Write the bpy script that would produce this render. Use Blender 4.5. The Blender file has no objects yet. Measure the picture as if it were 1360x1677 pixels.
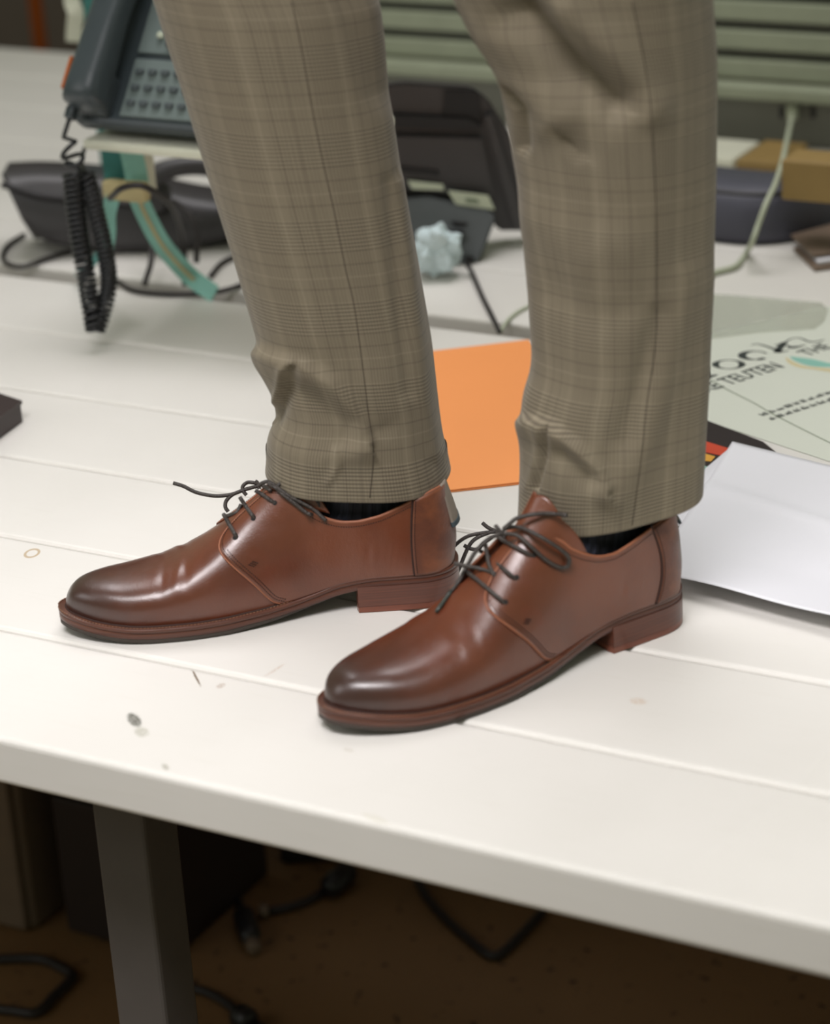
import bpy, bmesh, math, random
import numpy as np
from mathutils import Vector, Matrix
from mathutils.bvhtree import BVHTree

# ------------------------------------------------------------------ camera
PITCH, ROLL, YAW = 0.4009, -0.0638, 0.5255
CAM = Vector((0.0, -1.3045, 0.8789))          # table top is z = 0
FPX, CX, CY = 4200.0, 680.0, 838.5
def _axes():
    f = Vector((0, math.cos(PITCH), -math.sin(PITCH))); r = Vector((1, 0, 0)); u = r.cross(f)
    r2 = math.cos(ROLL)*r + math.sin(ROLL)*u; u2 = -math.sin(ROLL)*r + math.cos(ROLL)*u
    Z = Matrix.Rotation(YAW, 3, 'Z')
    return Z@r2, Z@u2, Z@f
CR, CU, CF = _axes()
FH = Vector((CF.x, CF.y, 0)).normalized()     # horizontal viewing direction
RH = Vector((FH.y, -FH.x, 0))                 # horizontal right
FLOOR = -0.74
sc = bpy.context.scene
cd = bpy.data.cameras.new('camera'); cam = bpy.data.objects.new('camera', cd); sc.collection.objects.link(cam)
cam.matrix_world = Matrix(((CR.x, CU.x, -CF.x, CAM.x), (CR.y, CU.y, -CF.y, CAM.y), (CR.z, CU.z, -CF.z, CAM.z), (0, 0, 0, 1)))
cd.sensor_fit = 'VERTICAL'; cd.sensor_height = 36.0; cd.lens = FPX/1677*36
cd.clip_start = 0.05; cd.clip_end = 60
cd.dof.use_dof = True; cd.dof.focus_distance = 2.15; cd.dof.aperture_fstop = 4.2
sc.camera = cam
# ------------------------------------------------------------------ world and lights
w = bpy.data.worlds.new('world'); sc.world = w; w.use_nodes = True
bg = w.node_tree.nodes['Background']; bg.inputs[0].default_value = (0.86, 0.92, 0.68, 1); bg.inputs[1].default_value = 0.30
def area(name, loc, target, size, size_y, power, col, spread=180):
    l = bpy.data.lights.new(name, 'AREA'); l.shape = 'RECTANGLE'; l.size = size; l.size_y = size_y
    l.energy = power; l.color = col; l.spread = math.radians(spread)
    o = bpy.data.objects.new(name, l); sc.collection.objects.link(o); o.location = loc
    o.rotation_euler = (Vector(target)-Vector(loc)).to_track_quat('-Z', 'Y').to_euler()
    return o
area('window_light', (-2.5, -1.2, 1.1), (-1.0, 0.4, 0.0), 1.2, 1.0, 9, (1.0, 0.96, 0.97))
area('studio_light', (-0.70, -0.75, 1.75), (-0.92, 0.10, 0.0), 1.3, 0.5, 6.8, (1.0, 0.96, 0.98), 62)
area('ceiling_lamp_light', (-1.5, 1.2, 2.1), (-1.15, 0.4, 0.0), 1.6, 0.9, 35, (1.0, 0.96, 0.98))
sc.view_settings.view_transform = 'Standard'; sc.view_settings.look = 'None'
sc.view_settings.exposure = -0.17; sc.view_settings.gamma = 1.0; sc.view_settings.use_curve_mapping = False

# ------------------------------------------------------------------ helpers
def ray(px, py): return CF + CR*((px-CX)/FPX) - CU*((py-CY)/FPX)
def P(px, py, z=0.0):
    d = ray(px, py); return CAM + d*((z-CAM.z)/d.z)
def V(px, py, Y):
    d = ray(px, py); return CAM + d*((Y-CAM.y)/d.y)
def VP(px, py, A, off=0.0):                   # on the upright plane through A that faces the viewer
    d = ray(px, py); return CAM + d*(((A-CAM).dot(FH)+off)/d.dot(FH))
rng = random.Random(5)
col = sc.collection
def link(name, me, mat=None, parent=None, smooth=True):
    o = bpy.data.objects.new(name, me); col.objects.link(o)
    if mat is not None:
        for m_ in (mat if isinstance(mat, (list, tuple)) else [mat]): me.materials.append(m_)
    if smooth:
        me.polygons.foreach_set('use_smooth', [True]*len(me.polygons))
    if parent is not None: o.parent = parent
    return o
def mesh(name, verts, faces, mat=None, parent=None, smooth=True):
    me = bpy.data.meshes.new(name); me.from_pydata([tuple(v) for v in verts], [], faces); me.update()
    return link(name, me, mat, parent, smooth)
def bobj(name, bm, mat=None, parent=None, smooth=False):
    me = bpy.data.meshes.new(name); bmesh.ops.recalc_face_normals(bm, faces=bm.faces); bm.to_mesh(me); bm.free()
    return link(name, me, mat, parent, smooth)
def tag(o, label=None, cat=None, group=None, kind=None):
    if label: o['label'] = label
    if cat: o['category'] = cat
    if group: o['group'] = group
    if kind: o['kind'] = kind
    return o
def empty(name, loc=(0, 0, 0), rz=0.0, rx=0.0):
    o = bpy.data.objects.new(name, None); col.objects.link(o); o.location = loc; o.rotation_euler = (rx, 0, rz)
    o.empty_display_size = 0.02
    return o
def add_box(bm, cen, dim, M=None, bev=0.0, seg=2):
    r = bmesh.ops.create_cube(bm, size=1.0); vs = r['verts']
    for v in vs: v.co = Vector((v.co.x*dim[0], v.co.y*dim[1], v.co.z*dim[2]))
    if bev > 0:
        es = list({e for v in vs for e in v.link_edges})
        rr = bmesh.ops.bevel(bm, geom=es, offset=bev, segments=seg, affect='EDGES', profile=0.5)
        vs = list({v for f in rr['faces'] for v in f.verts} | {v for v in vs if v.is_valid})
        # include connected
        seen = set(vs); st = list(vs)
        while st:
            v = st.pop()
            for e in v.link_edges:
                q = e.other_vert(v)
                if q not in seen: seen.add(q); st.append(q)
        vs = list(seen)
    for v in vs:
        c = v.co if M is None else M @ v.co
        v.co = c + Vector(cen)
    return vs
def box(name, cen, dim, mat, parent=None, M=None, bev=0.0, seg=2):
    bm = bmesh.new(); add_box(bm, cen, dim, M, bev, seg)
    return bobj(name, bm, mat, parent, smooth=False)
def catmull(pts, n=8, closed=False):
    pts = [np.array(p, float) for p in pts]; out = []
    N = len(pts)
    for i in range(N-1 if not closed else N):
        p0 = pts[i-1] if (i > 0 or closed) else 2*pts[0]-pts[1]
        p1 = pts[i]; p2 = pts[(i+1) % N]
        p3 = pts[(i+2) % N] if (i+2 < N or closed) else 2*pts[-1]-pts[-2]
        for k in range(n):
            t = k/n
            out.append(0.5*((2*p1)+(-p0+p2)*t+(2*p0-5*p1+4*p2-p3)*t*t+(-p0+3*p1-3*p2+p3)*t**3))
    if not closed: out.append(pts[-1])
    return out
def tube_geo(pts, r, n=8, cap=True):
    pts = [Vector(p) for p in pts]; N = len(pts)
    rs = r if isinstance(r, (list, tuple)) else [r]*N
    V_, F_ = [], []; up = None
    for i, p in enumerate(pts):
        t = (pts[min(i+1, N-1)]-pts[max(i-1, 0)])
        if t.length < 1e-9: t = Vector((0, 0, 1))
        t.normalize()
        if up is None:
            up = t.orthogonal().normalized()
        else:
            up = (up - t*up.dot(t))
            up = up.normalized() if up.length > 1e-6 else t.orthogonal().normalized()
        s = t.cross(up)
        for k in range(n):
            a = 2*math.pi*k/n
            V_.append(p+(up*math.cos(a)+s*math.sin(a))*rs[i])
    for i in range(N-1):
        for k in range(n):
            F_.append((i*n+k, i*n+(k+1) % n, (i+1)*n+(k+1) % n, (i+1)*n+k))
    if cap:
        F_.append(tuple(range(n-1, -1, -1))); F_.append(tuple((N-1)*n+k for k in range(n)))
    return V_, F_
def tube(name, pts, r, mat, parent=None, n=8, sm=6, closed=False):
    if sm: pts = catmull(pts, sm)
    v, f = tube_geo(pts, r, n)
    return mesh(name, v, f, mat, parent)
def set_parent_keep(o, p):
    bpy.context.view_layer.update(); o.parent = p; o.matrix_parent_inverse = p.matrix_world.inverted()

# ------------------------------------------------------------------ materials
def s2l(c):
    return tuple(((x/255)/12.92 if x/255 <= 0.04045 else ((x/255+0.055)/1.055)**2.4) for x in c)+(1,)
class NT:
    def __init__(s, name):
        s.m = bpy.data.materials.new(name); s.m.use_nodes = True; s.t = s.m.node_tree; s.N = s.t.nodes
        s.b = s.N['Principled BSDF']
    def n(s, typ, **kw):
        q = s.N.new(typ)
        for k, v in kw.items(): setattr(q, k, v)
        return q
    def l(s, a, b): s.t.links.new(a, b)
    def val(s, x, sock):
        if isinstance(x, (int, float)): sock.default_value = x
        elif isinstance(x, tuple): sock.default_value = x
        else: s.l(x, sock)
    def math(s, op, a, b=0.0, c=None, clamp=False):
        q = s.n('ShaderNodeMath', operation=op); q.use_clamp = clamp
        s.val(a, q.inputs[0]); s.val(b, q.inputs[1])
        if c is not None: s.val(c, q.inputs[2])
        return q.outputs[0]
    def mix(s, f, a, b, mode='MIX'):
        q = s.n('ShaderNodeMix', data_type='RGBA', blend_type=mode)
        s.val(f, q.inputs[0]); s.val(a, q.inputs[6]); s.val(b, q.inputs[7])
        return q.outputs[2]
    def noise(s, scale, detail=3, vec=None, rough=0.55, dist=0.0):
        q = s.n('ShaderNodeTexNoise'); q.inputs['Scale'].default_value = scale; q.inputs['Detail'].default_value = detail
        q.inputs['Roughness'].default_value = rough; q.inputs['Distortion'].default_value = dist
        if vec is not None: s.l(vec, q.inputs['Vector'])
        return q.outputs[0]
    def ramp(s, fac, a, b, inv=False):
        q = s.n('ShaderNodeMapRange', interpolation_type='SMOOTHSTEP'); s.val(fac, q.inputs[0])
        q.inputs[1].default_value = a; q.inputs[2].default_value = b
        q.inputs[3].default_value = 1.0 if inv else 0.0; q.inputs[4].default_value = 0.0 if inv else 1.0
        return q.outputs[0]
    def bump(s, h, strength=0.2, dist=0.001, normal=None):
        q = s.n('ShaderNodeBump'); q.inputs['Strength'].default_value = strength; q.inputs['Distance'].default_value = dist
        s.l(h, q.inputs['Height'])
        if normal is not None: s.l(normal, q.inputs['Normal'])
        s.l(q.outputs[0], s.b.inputs['Normal']); return q.outputs[0]
    def obj(s): return s.n('ShaderNodeTexCoord').outputs['Object']
    def sep(s, v):
        q = s.n('ShaderNodeSeparateXYZ'); s.l(v, q.inputs[0]); return q.outputs
    def scale(s, v, k):
        q = s.n('ShaderNodeVectorMath', operation='MULTIPLY'); s.l(v, q.inputs[0]); q.inputs[1].default_value = k
        return q.outputs[0]
def simple(name, rgb, rough=0.5, metal=0.0, var=0.12, nscale=30, bump=0.1, coat=0.0, spec=0.5):
    t = NT(name); c = s2l(rgb); o = t.obj()
    nz = t.noise(nscale, 4, o)
    d = tuple(x*(1-var) for x in c[:3])+(1,); e = tuple(min(1, x*(1+var)) for x in c[:3])+(1,)
    t.l(t.mix(nz, d, e), t.b.inputs['Base Color'])
    t.b.inputs['Roughness'].default_value = rough; t.b.inputs['Metallic'].default_value = metal
    t.b.inputs['Coat Weight'].default_value = coat; t.b.inputs['Specular IOR Level'].default_value = spec
    if bump: t.bump(t.noise(nscale*12, 2, o), bump, 0.0005)
    return t.m

def make_plank_mat():
    t = NT('white painted boards')
    g = t.n('ShaderNodeNewGeometry').outputs['Position']
    st = t.scale(g, (3.0, 40.0, 40.0))
    n1 = t.noise(6, 4, st); n2 = t.noise(5, 4, g)
    base = t.mix(n2, s2l((212, 209, 203)), s2l((226, 223, 218)))
    base = t.mix(t.math('MULTIPLY', t.ramp(n1, 0.55, 0.8), 0.10), base, s2l((190, 186, 170)))
    xyz = t.sep(g)
    def spot(p, ang, rx, ry):
        dx = t.math('SUBTRACT', xyz[0], p.x); dy = t.math('SUBTRACT', xyz[1], p.y)
        c, s_ = math.cos(ang), math.sin(ang)
        a = t.math('ADD', t.math('MULTIPLY', dx, c/rx), t.math('MULTIPLY', dy, s_/rx))
        b = t.math('ADD', t.math('MULTIPLY', dx, -s_/ry), t.math('MULTIPLY', dy, c/ry))
        return t.math('SQRT', t.math('ADD', t.math('MULTIPLY', a, a), t.math('MULTIPLY', b, b)))
    gr = t.noise(700, 3, g)
    def blot(px0, px1, width, col_, amt, gth=0.5, ring=False):
        nonlocal base
        a, b = P(*px0), P(*px1); c = (a+b)/2; L = max((b-a).length/2, 0.001)
        ang = math.atan2(b.y-a.y, b.x-a.x)
        d = spot(c, ang, L, width)
        if ring:
            m = t.ramp(t.math('ABSOLUTE', t.math('SUBTRACT', d, 0.85)), 0.08, 0.25, inv=True)
        else:
            m = t.ramp(t.math('ADD', d, t.math('MULTIPLY', t.math('SUBTRACT', gr, 0.5), 1.6)), 0.7, 1.0, inv=True)
            m = t.math('MULTIPLY', m, t.ramp(gr, gth-0.08, gth+0.05))
        base = t.mix(t.math('MULTIPLY', m, amt), base, s2l(col_))
    blot((40, 906), (65, 906), 0.010, (176, 150, 110), 0.75, ring=True)
    blot((212, 1166), (228, 1192), 0.0055, (50, 50, 30), 0.9, 0.45)
    blot((226, 1190), (238, 1208), 0.006, (160, 158, 140), 0.6, 0.45)
    blot((314, 1095), (330, 1126), 0.0011, (105, 85, 60), 0.9, 0.3)
    blot((355, 1128), (368, 1118), 0.004, (150, 120, 95), 0.6, 0.5)
    blot((266, 1250), (276, 1262), 0.003, (120, 115, 90), 0.6, 0.48)
    blot((1030, 1145), (1062, 1152), 0.006, (190, 155, 120), 0.45, 0.48)
    blot((590, 1330), (640, 1350), 0.004, (190, 185, 160), 0.4, 0.5)
    blot((430, 1110), (470, 1085), 0.002, (185, 160, 140), 0.5, 0.48)
    blot((560, 1225), (582, 1231), 0.003, (170, 160, 140), 0.4, 0.5)
    t.l(base, t.b.inputs['Base Color'])
    t.b.inputs['Roughness'].default_value = 0.42; t.b.inputs['Specular IOR Level'].default_value = 0.4
    t.bump(n1, 0.12, 0.0006)
    return t.m

def make_leather(name, ca, cb, toe=True, rough=0.30):
    t = NT(name); o = t.obj(); x = t.sep(o)
    n1 = t.noise(14, 5, o); n2 = t.noise(45, 4, o)
    c = t.mix(t.ramp(n1, 0.3, 0.7), s2l(ca), s2l(cb))
    c = t.mix(t.math('MULTIPLY', t.ramp(n2, 0.45, 0.75), 0.35), c, s2l((104, 44, 22)))
    if toe:
        d = t.math('ADD', x[0], t.math('MULTIPLY', t.math('SUBTRACT', n1, 0.5), 0.03))
        c = t.mix(t.math('MULTIPLY', t.ramp(d, 0.222, 0.292), 0.88), c, s2l((42, 22, 19)))
    # dark antiquing close to the welt and along the back seam
    t.l(c, t.b.inputs['Base Color'])
    r = t.math('ADD', t.math('MULTIPLY', t.ramp(t.noise(60, 4, o), 0.3, 0.8), 0.16), rough)
    t.l(r, t.b.inputs['Roughness'])
    t.b.inputs['Coat Weight'].default_value = 0.6; t.b.inputs['Coat Roughness'].default_value = 0.26; t.b.inputs['Specular IOR Level'].default_value = 0.6
    vo = t.n('ShaderNodeTexVoronoi'); vo.inputs['Scale'].default_value = 900; t.l(o, vo.inputs['Vector'])
    h = t.math('ADD', t.math('MULTIPLY', vo.outputs['Distance'], 0.22), t.math('MULTIPLY', t.noise(300, 4, t.scale(o, (1.0, 1.0, 0.45)), dist=0.4), 0.45))
    t.bump(h, 0.26, 0.0012)
    return t.m
def make_suede(worn):
    t = NT('tan brushed suede'); o = t.obj(); x = t.sep(o)
    n = t.noise(45, 5, o, dist=0.3)
    c = t.mix(t.ramp(n, 0.35, 0.7), s2l((92, 46, 22)), s2l((124, 68, 34)))
    d = t.n('ShaderNodeVectorMath', operation='DISTANCE'); t.l(o, d.inputs[0]); d.inputs[1].default_value = (0.010, 0.017, 0.068)
    m = t.ramp(t.math('ADD', d.outputs['Value'], t.math('MULTIPLY', t.math('SUBTRACT', n, 0.5), 0.03)), 0.007, 0.017, inv=True)
    c = t.mix(t.math('MULTIPLY', m, 0.85 if worn else 0.0), c, s2l((104, 94, 88)))
    t.l(c, t.b.inputs['Base Color']); t.b.inputs['Roughness'].default_value = 0.55
    t.b.inputs['Sheen Weight'].default_value = 0.25
    t.bump(t.noise(500, 3, o), 0.35, 0.0008)
    return t.m
def make_layer(name, ca, cb, dark):
    t = NT(name); o = t.obj(); st = t.scale(o, (6, 6, 300))
    n = t.noise(3, 4, st); n2 = t.noise(30, 3, o)
    c = t.mix(t.ramp(n, 0.35, 0.65), s2l(ca), s2l(cb)); c = t.mix(t.math('MULTIPLY', n2, 0.4), c, s2l(dark))
    t.l(c, t.b.inputs['Base Color']); t.b.inputs['Roughness'].default_value = 0.38
    t.b.inputs['Coat Weight'].default_value = 0.15
    t.bump(n, 0.2, 0.0005)
    return t.m
def make_plaid():  # glen check: bands of fine lines both ways, thin over-checks between
    t = NT('glen plaid wool'); uv = t.n('ShaderNodeTexCoord').outputs['UV']
    x = t.sep(uv); nz = t.noise(900, 2, uv); slub = t.noise(3, 3, t.scale(uv, (260, 12, 1)))
    slubv = t.noise(3, 3, t.scale(uv, (12, 200, 1)))
    def frac(v, per, off=0.0): return t.math('FRACT', t.math('ADD', t.math('DIVIDE', v, per), off))
    def band(f, a, b, s=0.01):
        return t.math('MULTIPLY', t.ramp(f, a-s, a+s), t.ramp(f, b-s, b+s, inv=True))
    def lines(v, pitch, duty=0.5):
        f = t.math('ABSOLUTE', t.math('SUBTRACT', frac(v, pitch), 0.5))
        return t.ramp(f, duty/2-0.10, duty/2+0.10, inv=True)
    PV, PU = 0.068, 0.060
    fv = frac(x[1], PV); fu = frac(x[0], PU)
    hb = t.math('MULTIPLY', band(fv, 0.05, 0.45), lines(x[1], 0.0031))
    vb = t.math('MULTIPLY', band(fu, 0.05, 0.40), lines(x[0], 0.0026))
    vb2 = t.math('MULTIPLY', band(fu, 0.55, 0.95), lines(x[0], 0.0024, 0.35))
    base = t.mix(slub, s2l((117, 108, 91)), s2l((136, 126, 106)))
    base = t.mix(t.math('MULTIPLY', slubv, 0.3), base, s2l((106, 95, 80)))
    dark = s2l((60, 50, 42))
    base = t.mix(t.math('MULTIPLY', hb, 0.42), base, dark)
    hl_ = t.math('MULTIPLY', band(fv, 0.05, 0.45), t.math('SUBTRACT', 1.0, lines(x[1], 0.0031)))
    base = t.mix(t.math('MULTIPLY', hl_, 0.22), base, s2l((172, 162, 138)))
    base = t.mix(t.math('MULTIPLY', vb, 0.30), base, dark)
    base = t.mix(t.math('MULTIPLY', vb2, 0.22), base, dark)
    light = s2l((178, 168, 146))
    def thin(f, c, wd, colr, amt):
        nonlocal base
        base = t.mix(t.math('MULTIPLY', t.ramp(t.math('ABSOLUTE', t.math('SUBTRACT', f, c)), wd*0.5, wd, inv=True), amt), base, colr)
    thin(fv, 0.75, 0.012, light, 0.15); thin(fv, 0.62, 0.010, dark, 0.35); thin(fv, 0.90, 0.010, dark, 0.35)
    thin(fu, 0.47, 0.014, light, 0.13); thin(fu, 0.62, 0.010, dark, 0.30); thin(fu, 0.80, 0.010, dark, 0.30)
    t.l(base, t.b.inputs['Base Color']); t.b.inputs['Roughness'].default_value = 0.75
    t.b.inputs['Specular IOR Level'].default_value = 0.25; t.b.inputs['Sheen Weight'].default_value = 0.12
    wv = t.math('ADD', lines(x[0], 0.0007), lines(x[1], 0.0007))
    t.bump(t.math('ADD', t.math('MULTIPLY', wv, 0.5), nz), 0.15, 0.0004)
    return t.m
def make_lace():
    t = NT('waxed braided lace'); o = t.obj()
    vo = t.n('ShaderNodeTexVoronoi'); vo.inputs['Scale'].default_value = 1100; t.l(o, vo.inputs['Vector'])
    c = t.mix(t.ramp(vo.outputs['Distance'], 0.2, 0.7), s2l((74, 67, 60)), s2l((44, 38, 36)))
    t.l(c, t.b.inputs['Base Color']); t.b.inputs['Roughness'].default_value = 0.5
    t.bump(vo.outputs['Distance'], 0.6, 0.0006)
    return t.m
def make_floor():
    t = NT('brown floor covering'); o = t.obj(); n = t.noise(5, 5, o); n2 = t.noise(60, 4, o)
    c = t.mix(n, s2l((112, 84, 53)), s2l((136, 104, 66))); c = t.mix(t.ramp(n2, 0.62, 0.72), c, s2l((60, 42, 28)))
    t.l(c, t.b.inputs['Base Color']); t.b.inputs['Roughness'].default_value = 0.6; t.bump(n2, 0.2, 0.002)
    return t.m
def make_paper(name, rgb, rough=0.6):
    t = NT(name); o = t.obj(); n = t.noise(9, 3, o); c = s2l(rgb)
    t.l(t.mix(n, c, tuple(x*0.96 for x in c[:3])+(1,)), t.b.inputs['Base Color'])
    t.b.inputs['Roughness'].default_value = rough; t.bump(t.noise(200, 3, o), 0.05, 0.0005)
    return t.m
M = {}
M['plank'] = make_plank_mat()
M['vamp'] = make_leather('burnished brown leather', (102, 52, 30), (86, 41, 23))
M['quarter'] = make_leather('brown leather', (108, 57, 33), (90, 44, 23), toe=False, rough=0.28)
M['edge'] = simple('cut leather edge', (148, 92, 66), 0.5)
M['lining'] = simple('leather lining', (150, 96, 66), 0.6)
M['suede'] = make_suede(True); M['suede_clean'] = make_suede(False)
M['sole'] = make_layer('leather sole edge', (98, 56, 40), (80, 44, 32), (52, 30, 24))
M['heel'] = make_layer('stacked leather heel', (108, 62, 46), (88, 50, 38), (60, 36, 30))
M['heeltip'] = make_layer('heel top piece', (128, 72, 52), (112, 60, 44), (80, 44, 34))
M['rubber'] = simple('dark rubber', (58, 50, 44), 0.6)
M['welt'] = simple('dark welt', (74, 40, 28), 0.45)
M['stitch'] = simple('dark thread', (48, 24, 16), 0.7)
M['weltstitch'] = simple('welt thread', (132, 96, 72), 0.7)
M['hole'] = simple('punched eyelet', (16, 12, 10), 0.8)
M['lace'] = make_lace()
M['aglet'] = simple('dark plastic aglet', (58, 62, 58), 0.25)
M['tab'] = simple('grey woven tape', (138, 128, 116), 0.8, nscale=200)
M['tabend'] = simple('blue grey tape end', (62, 76, 82), 0.7)
M['plaid'] = make_plaid()
M['sock'] = simple('navy ribbed cotton', (40, 42, 54), 0.85, nscale=300, bump=0.4)
M['sockrib'] = simple('black ribbed cotton', (22, 22, 30), 0.85, nscale=300, bump=0.4)
M['skin'] = simple('skin', (196, 146, 120), 0.5)
M['seam'] = simple('dark seam thread', (70, 60, 50), 0.8)
M['steel'] = simple('grey powder coated steel', (88, 84, 82), 0.5)
M['steeldark'] = simple('dark brown steel', (60, 34, 26), 0.5)
M['black'] = simple('black plastic', (30, 28, 30), 0.4)
M['cable'] = simple('black cable', (34, 28, 28), 0.5)
M['coil'] = simple('coiled black cord', (28, 29, 32), 0.38)
M['phone'] = simple('slate phone plastic', (58, 66, 70), 0.36)
M['phoneface'] = simple('grey green phone face', (106, 118, 116), 0.5)
M['phonekey'] = simple('phone key', (70, 78, 80), 0.45)
M['phonelight'] = simple('light key mark', (190, 196, 176), 0.4)
M['grey'] = simple('charcoal phone plastic', (62, 60, 62), 0.42)
M['greydark'] = simple('dark recess plastic', (30, 27, 29), 0.6)
M['greymid'] = simple('mid grey phone foot', (86, 90, 92), 0.5)
M['sticker'] = make_paper('pale sticker', (206, 212, 190))
M['white'] = simple('off white plastic', (214, 214, 196), 0.4)
M['teal'] = simple('teal lanyard webbing', (134, 188, 176), 0.7, nscale=200)
M['tealdark'] = simple('dark teal webbing', (62, 128, 124), 0.7, nscale=200)
M['sand'] = simple('sand stripe webbing', (184, 170, 126), 0.7)
M['orange'] = make_paper('orange card', (250, 160, 92), 0.5)
M['orangepole'] = simple('orange lacquer', (176, 88, 26), 0.35)
M['paper'] = make_paper('white paper', (226, 226, 232))
M['poster'] = make_paper('pale printed paper', (208, 212, 200))
M['ink'] = simple('dark green black ink', (40, 48, 46), 0.6, bump=0)
M['inkthin'] = simple('grey green ink', (132, 142, 122), 0.6, bump=0)
M['inkteal'] = simple('pale teal ink', (134, 186, 172), 0.6, bump=0)
M['inksand'] = simple('pale sand ink', (204, 192, 150), 0.6, bump=0)
M['mag'] = simple('dark magazine cover', (44, 36, 38), 0.35)
M['magred'] = simple('red print', (196, 70, 44), 0.4)
M['magyel'] = simple('amber print', (214, 158, 62), 0.4)
M['magteal'] = simple('pale teal print', (150, 190, 176), 0.4)
M['slat'] = simple('grey green aluminium', (150, 156, 134), 0.42, metal=0.0)
M['panel'] = simple('grey panel', (112, 112, 102), 0.55)
M['darkcase'] = simple('blue grey case', (72, 72, 84), 0.5)
M['yellow'] = simple('mustard cardboard', (142, 116, 66), 0.6)
M['whitecable'] = simple('pale cable', (176, 182, 160), 0.5)
M['tissue'] = simple('pale blue tissue', (206, 222, 226), 0.8, nscale=60, var=0.06)
M['tissueteal'] = simple('teal printed tissue', (110, 180, 178), 0.8)
M['wall'] = simple('grey lilac wall', (120, 108, 104), 0.9)
M['floor'] = make_floor()
M['box'] = simple('dark brown box', (50, 38, 38), 0.45)
M['cabinet'] = simple('dark cabinet', (40, 28, 26), 0.6)
M['beige'] = simple('beige housing', (112, 95, 80), 0.6)
def make_pad():
    t = NT('clear desk pad'); t.b.inputs['Base Color'].default_value = s2l((244, 247, 238)); t.b.inputs['Roughness'].default_value = 0.15
    t.b.inputs['Transmission Weight'].default_value = 0.75; t.b.inputs['IOR'].default_value = 1.3
    return t.m
M['pad'] = make_pad()

# ------------------------------------------------------------------ setting
W_ = 0.1579
Y1E = 0.938; Y2S = 0.973
fl = box('floor', (-1.0, 1.2, FLOOR-0.02), (9, 9, 0.04), M['floor']); tag(fl, kind='structure')
wl = box('wall_back', (-1.0, 4.6, 0.8), (9, 0.1, 3.2), M['wall']); tag(wl, kind='structure')

def desk(y0, label, front_face, pitch=W_, n=6, width=None):
    t = empty('desk', (-1.3, y0+0.5, FLOOR)); tag(t, label, 'desk', 'white slatted desks back to back')
    bpy.context.view_layer.update()
    off = -Vector(t.location)
    bm = bmesh.new(); add_box(bm, (0, 0, 0), (4.6, pitch-0.0028, 0.040), None, 0.0048, 3)
    me = bpy.data.meshes.new('plank'); bm.to_mesh(me); bm.free(); me.materials.append(M['plank'])
    me.polygons.foreach_set('use_smooth', [False]*len(me.polygons))
    for k in range(n):
        o = bpy.data.objects.new('plank', me); col.objects.link(o); o.parent = t
        o.location = Vector((-1.3, y0+pitch*(k+0.5), -0.020)) + off
    # underlay board closing the joints
    box('underlay', Vector((-1.3, y0+pitch*n/2, -0.034))+off, (4.55, pitch*n-0.06, 0.010), M['plank'], t)
    return t, off
d1, off1 = desk(0.0, 'white painted plank desk the man stands on, nearest the viewer', True, pitch=Y1E/6)
d2, off2 = desk(Y2S, 'white plank desk standing behind the gap, carrying the phones', False)
def legbox(px0, px1, py, Y, parent, off, depth=0.045):
    a = V(px0, py, Y); b = V(px1, py, Y); wd = abs(b.x-a.x); xc = (a.x+b.x)/2
    box('leg', Vector((xc, Y+depth/2, (FLOOR-0.046)/2))+off, (wd, depth, -FLOOR-0.046), M['steel'], parent, None, 0.003)
    box('frame_rail', Vector((xc, 0.55, -0.06))+off, (wd*0.8, 0.72, 0.03), M['steeldark'], parent)
legbox(152, 234, 1340, 0.10, d1, off1)
for X in (-2.9, 0.6):
    box('leg', Vector((X, 0.13, (FLOOR-0.046)/2))+off1, (0.05, 0.06, -FLOOR-0.046), M['steel'], d1, None, 0.003)
for X in (-2.9, 0.6):
    box('leg', Vector((X, 1.7, (FLOOR-0.046)/2))+off2, (0.05, 0.06, -FLOOR-0.046), M['steel'], d2, None, 0.003)

# ------------------------------------------------------------------ shoes
def table(xs, ys, sm=5.0):
    g = np.arange(-40, 360, 1.0); v = np.interp(g, xs, ys)
    k = np.exp(-0.5*(np.arange(-20, 21)/sm)**2); k /= k.sum()
    v = np.convolve(np.pad(v, 20, mode='edge'), k, mode='valid')
    return lambda x: np.interp(x, g, v)
LS = 308.0
fWl = table([0, 30, 60, 90, 120, 150, 180, 210, 235, 260, 280, 301], [33, 33, 33, 32, 33, 38, 42, 43.5, 42.5, 39, 35, 31])
fWm = table([0, 30, 60, 90, 120, 150, 180, 210, 235, 260, 280, 301], [32, 31, 29, 26, 27, 33, 40, 43.5, 42.5, 39, 35, 31])
fH = table([0, 100, 118, 130, 145, 155, 176, 195, 213, 235, 260, 280, 301], [112, 118, 109, 97, 86, 78.5, 64, 51.5, 41.5, 35.5, 31, 30, 32], 4)
fP1z = table([0, 110, 150, 200, 300], [0.35, 0.35, 0.42, 0.55, 0.62])
fP1y = table([0, 100, 125, 150, 180, 210, 240, 300], [1.03, 1.02, 1.045, 1.055, 1.11, 1.13, 1.12, 1.07])
fP2y = table([0, 85, 105, 125, 150, 180, 210, 240, 300], [0.85, 0.78, 0.64, 0.54, 0.56, 0.71, 0.84, 0.86, 0.86])
fCt = table([0, 85, 118, 300], [0.6, 0.6, 0.0, 0.0], 3)
fZb = table([0, 70, 95, 120, 150, 180, 200, 250, 275, 308, 340], [21, 21, 17, 9, 3, 0.5, 0, 0.6, 3, 9, 15], 6)
fTh = table([0, 80, 120, 170, 308], [9, 9, 9.5, 12, 12], 6)
fBk = table([0, 20, 45, 60, 80], [2.5, -1.0, 1.0, 4.0, 9.0], 4)
def zfeather(x): return fZb(x)+fTh(x)
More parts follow.
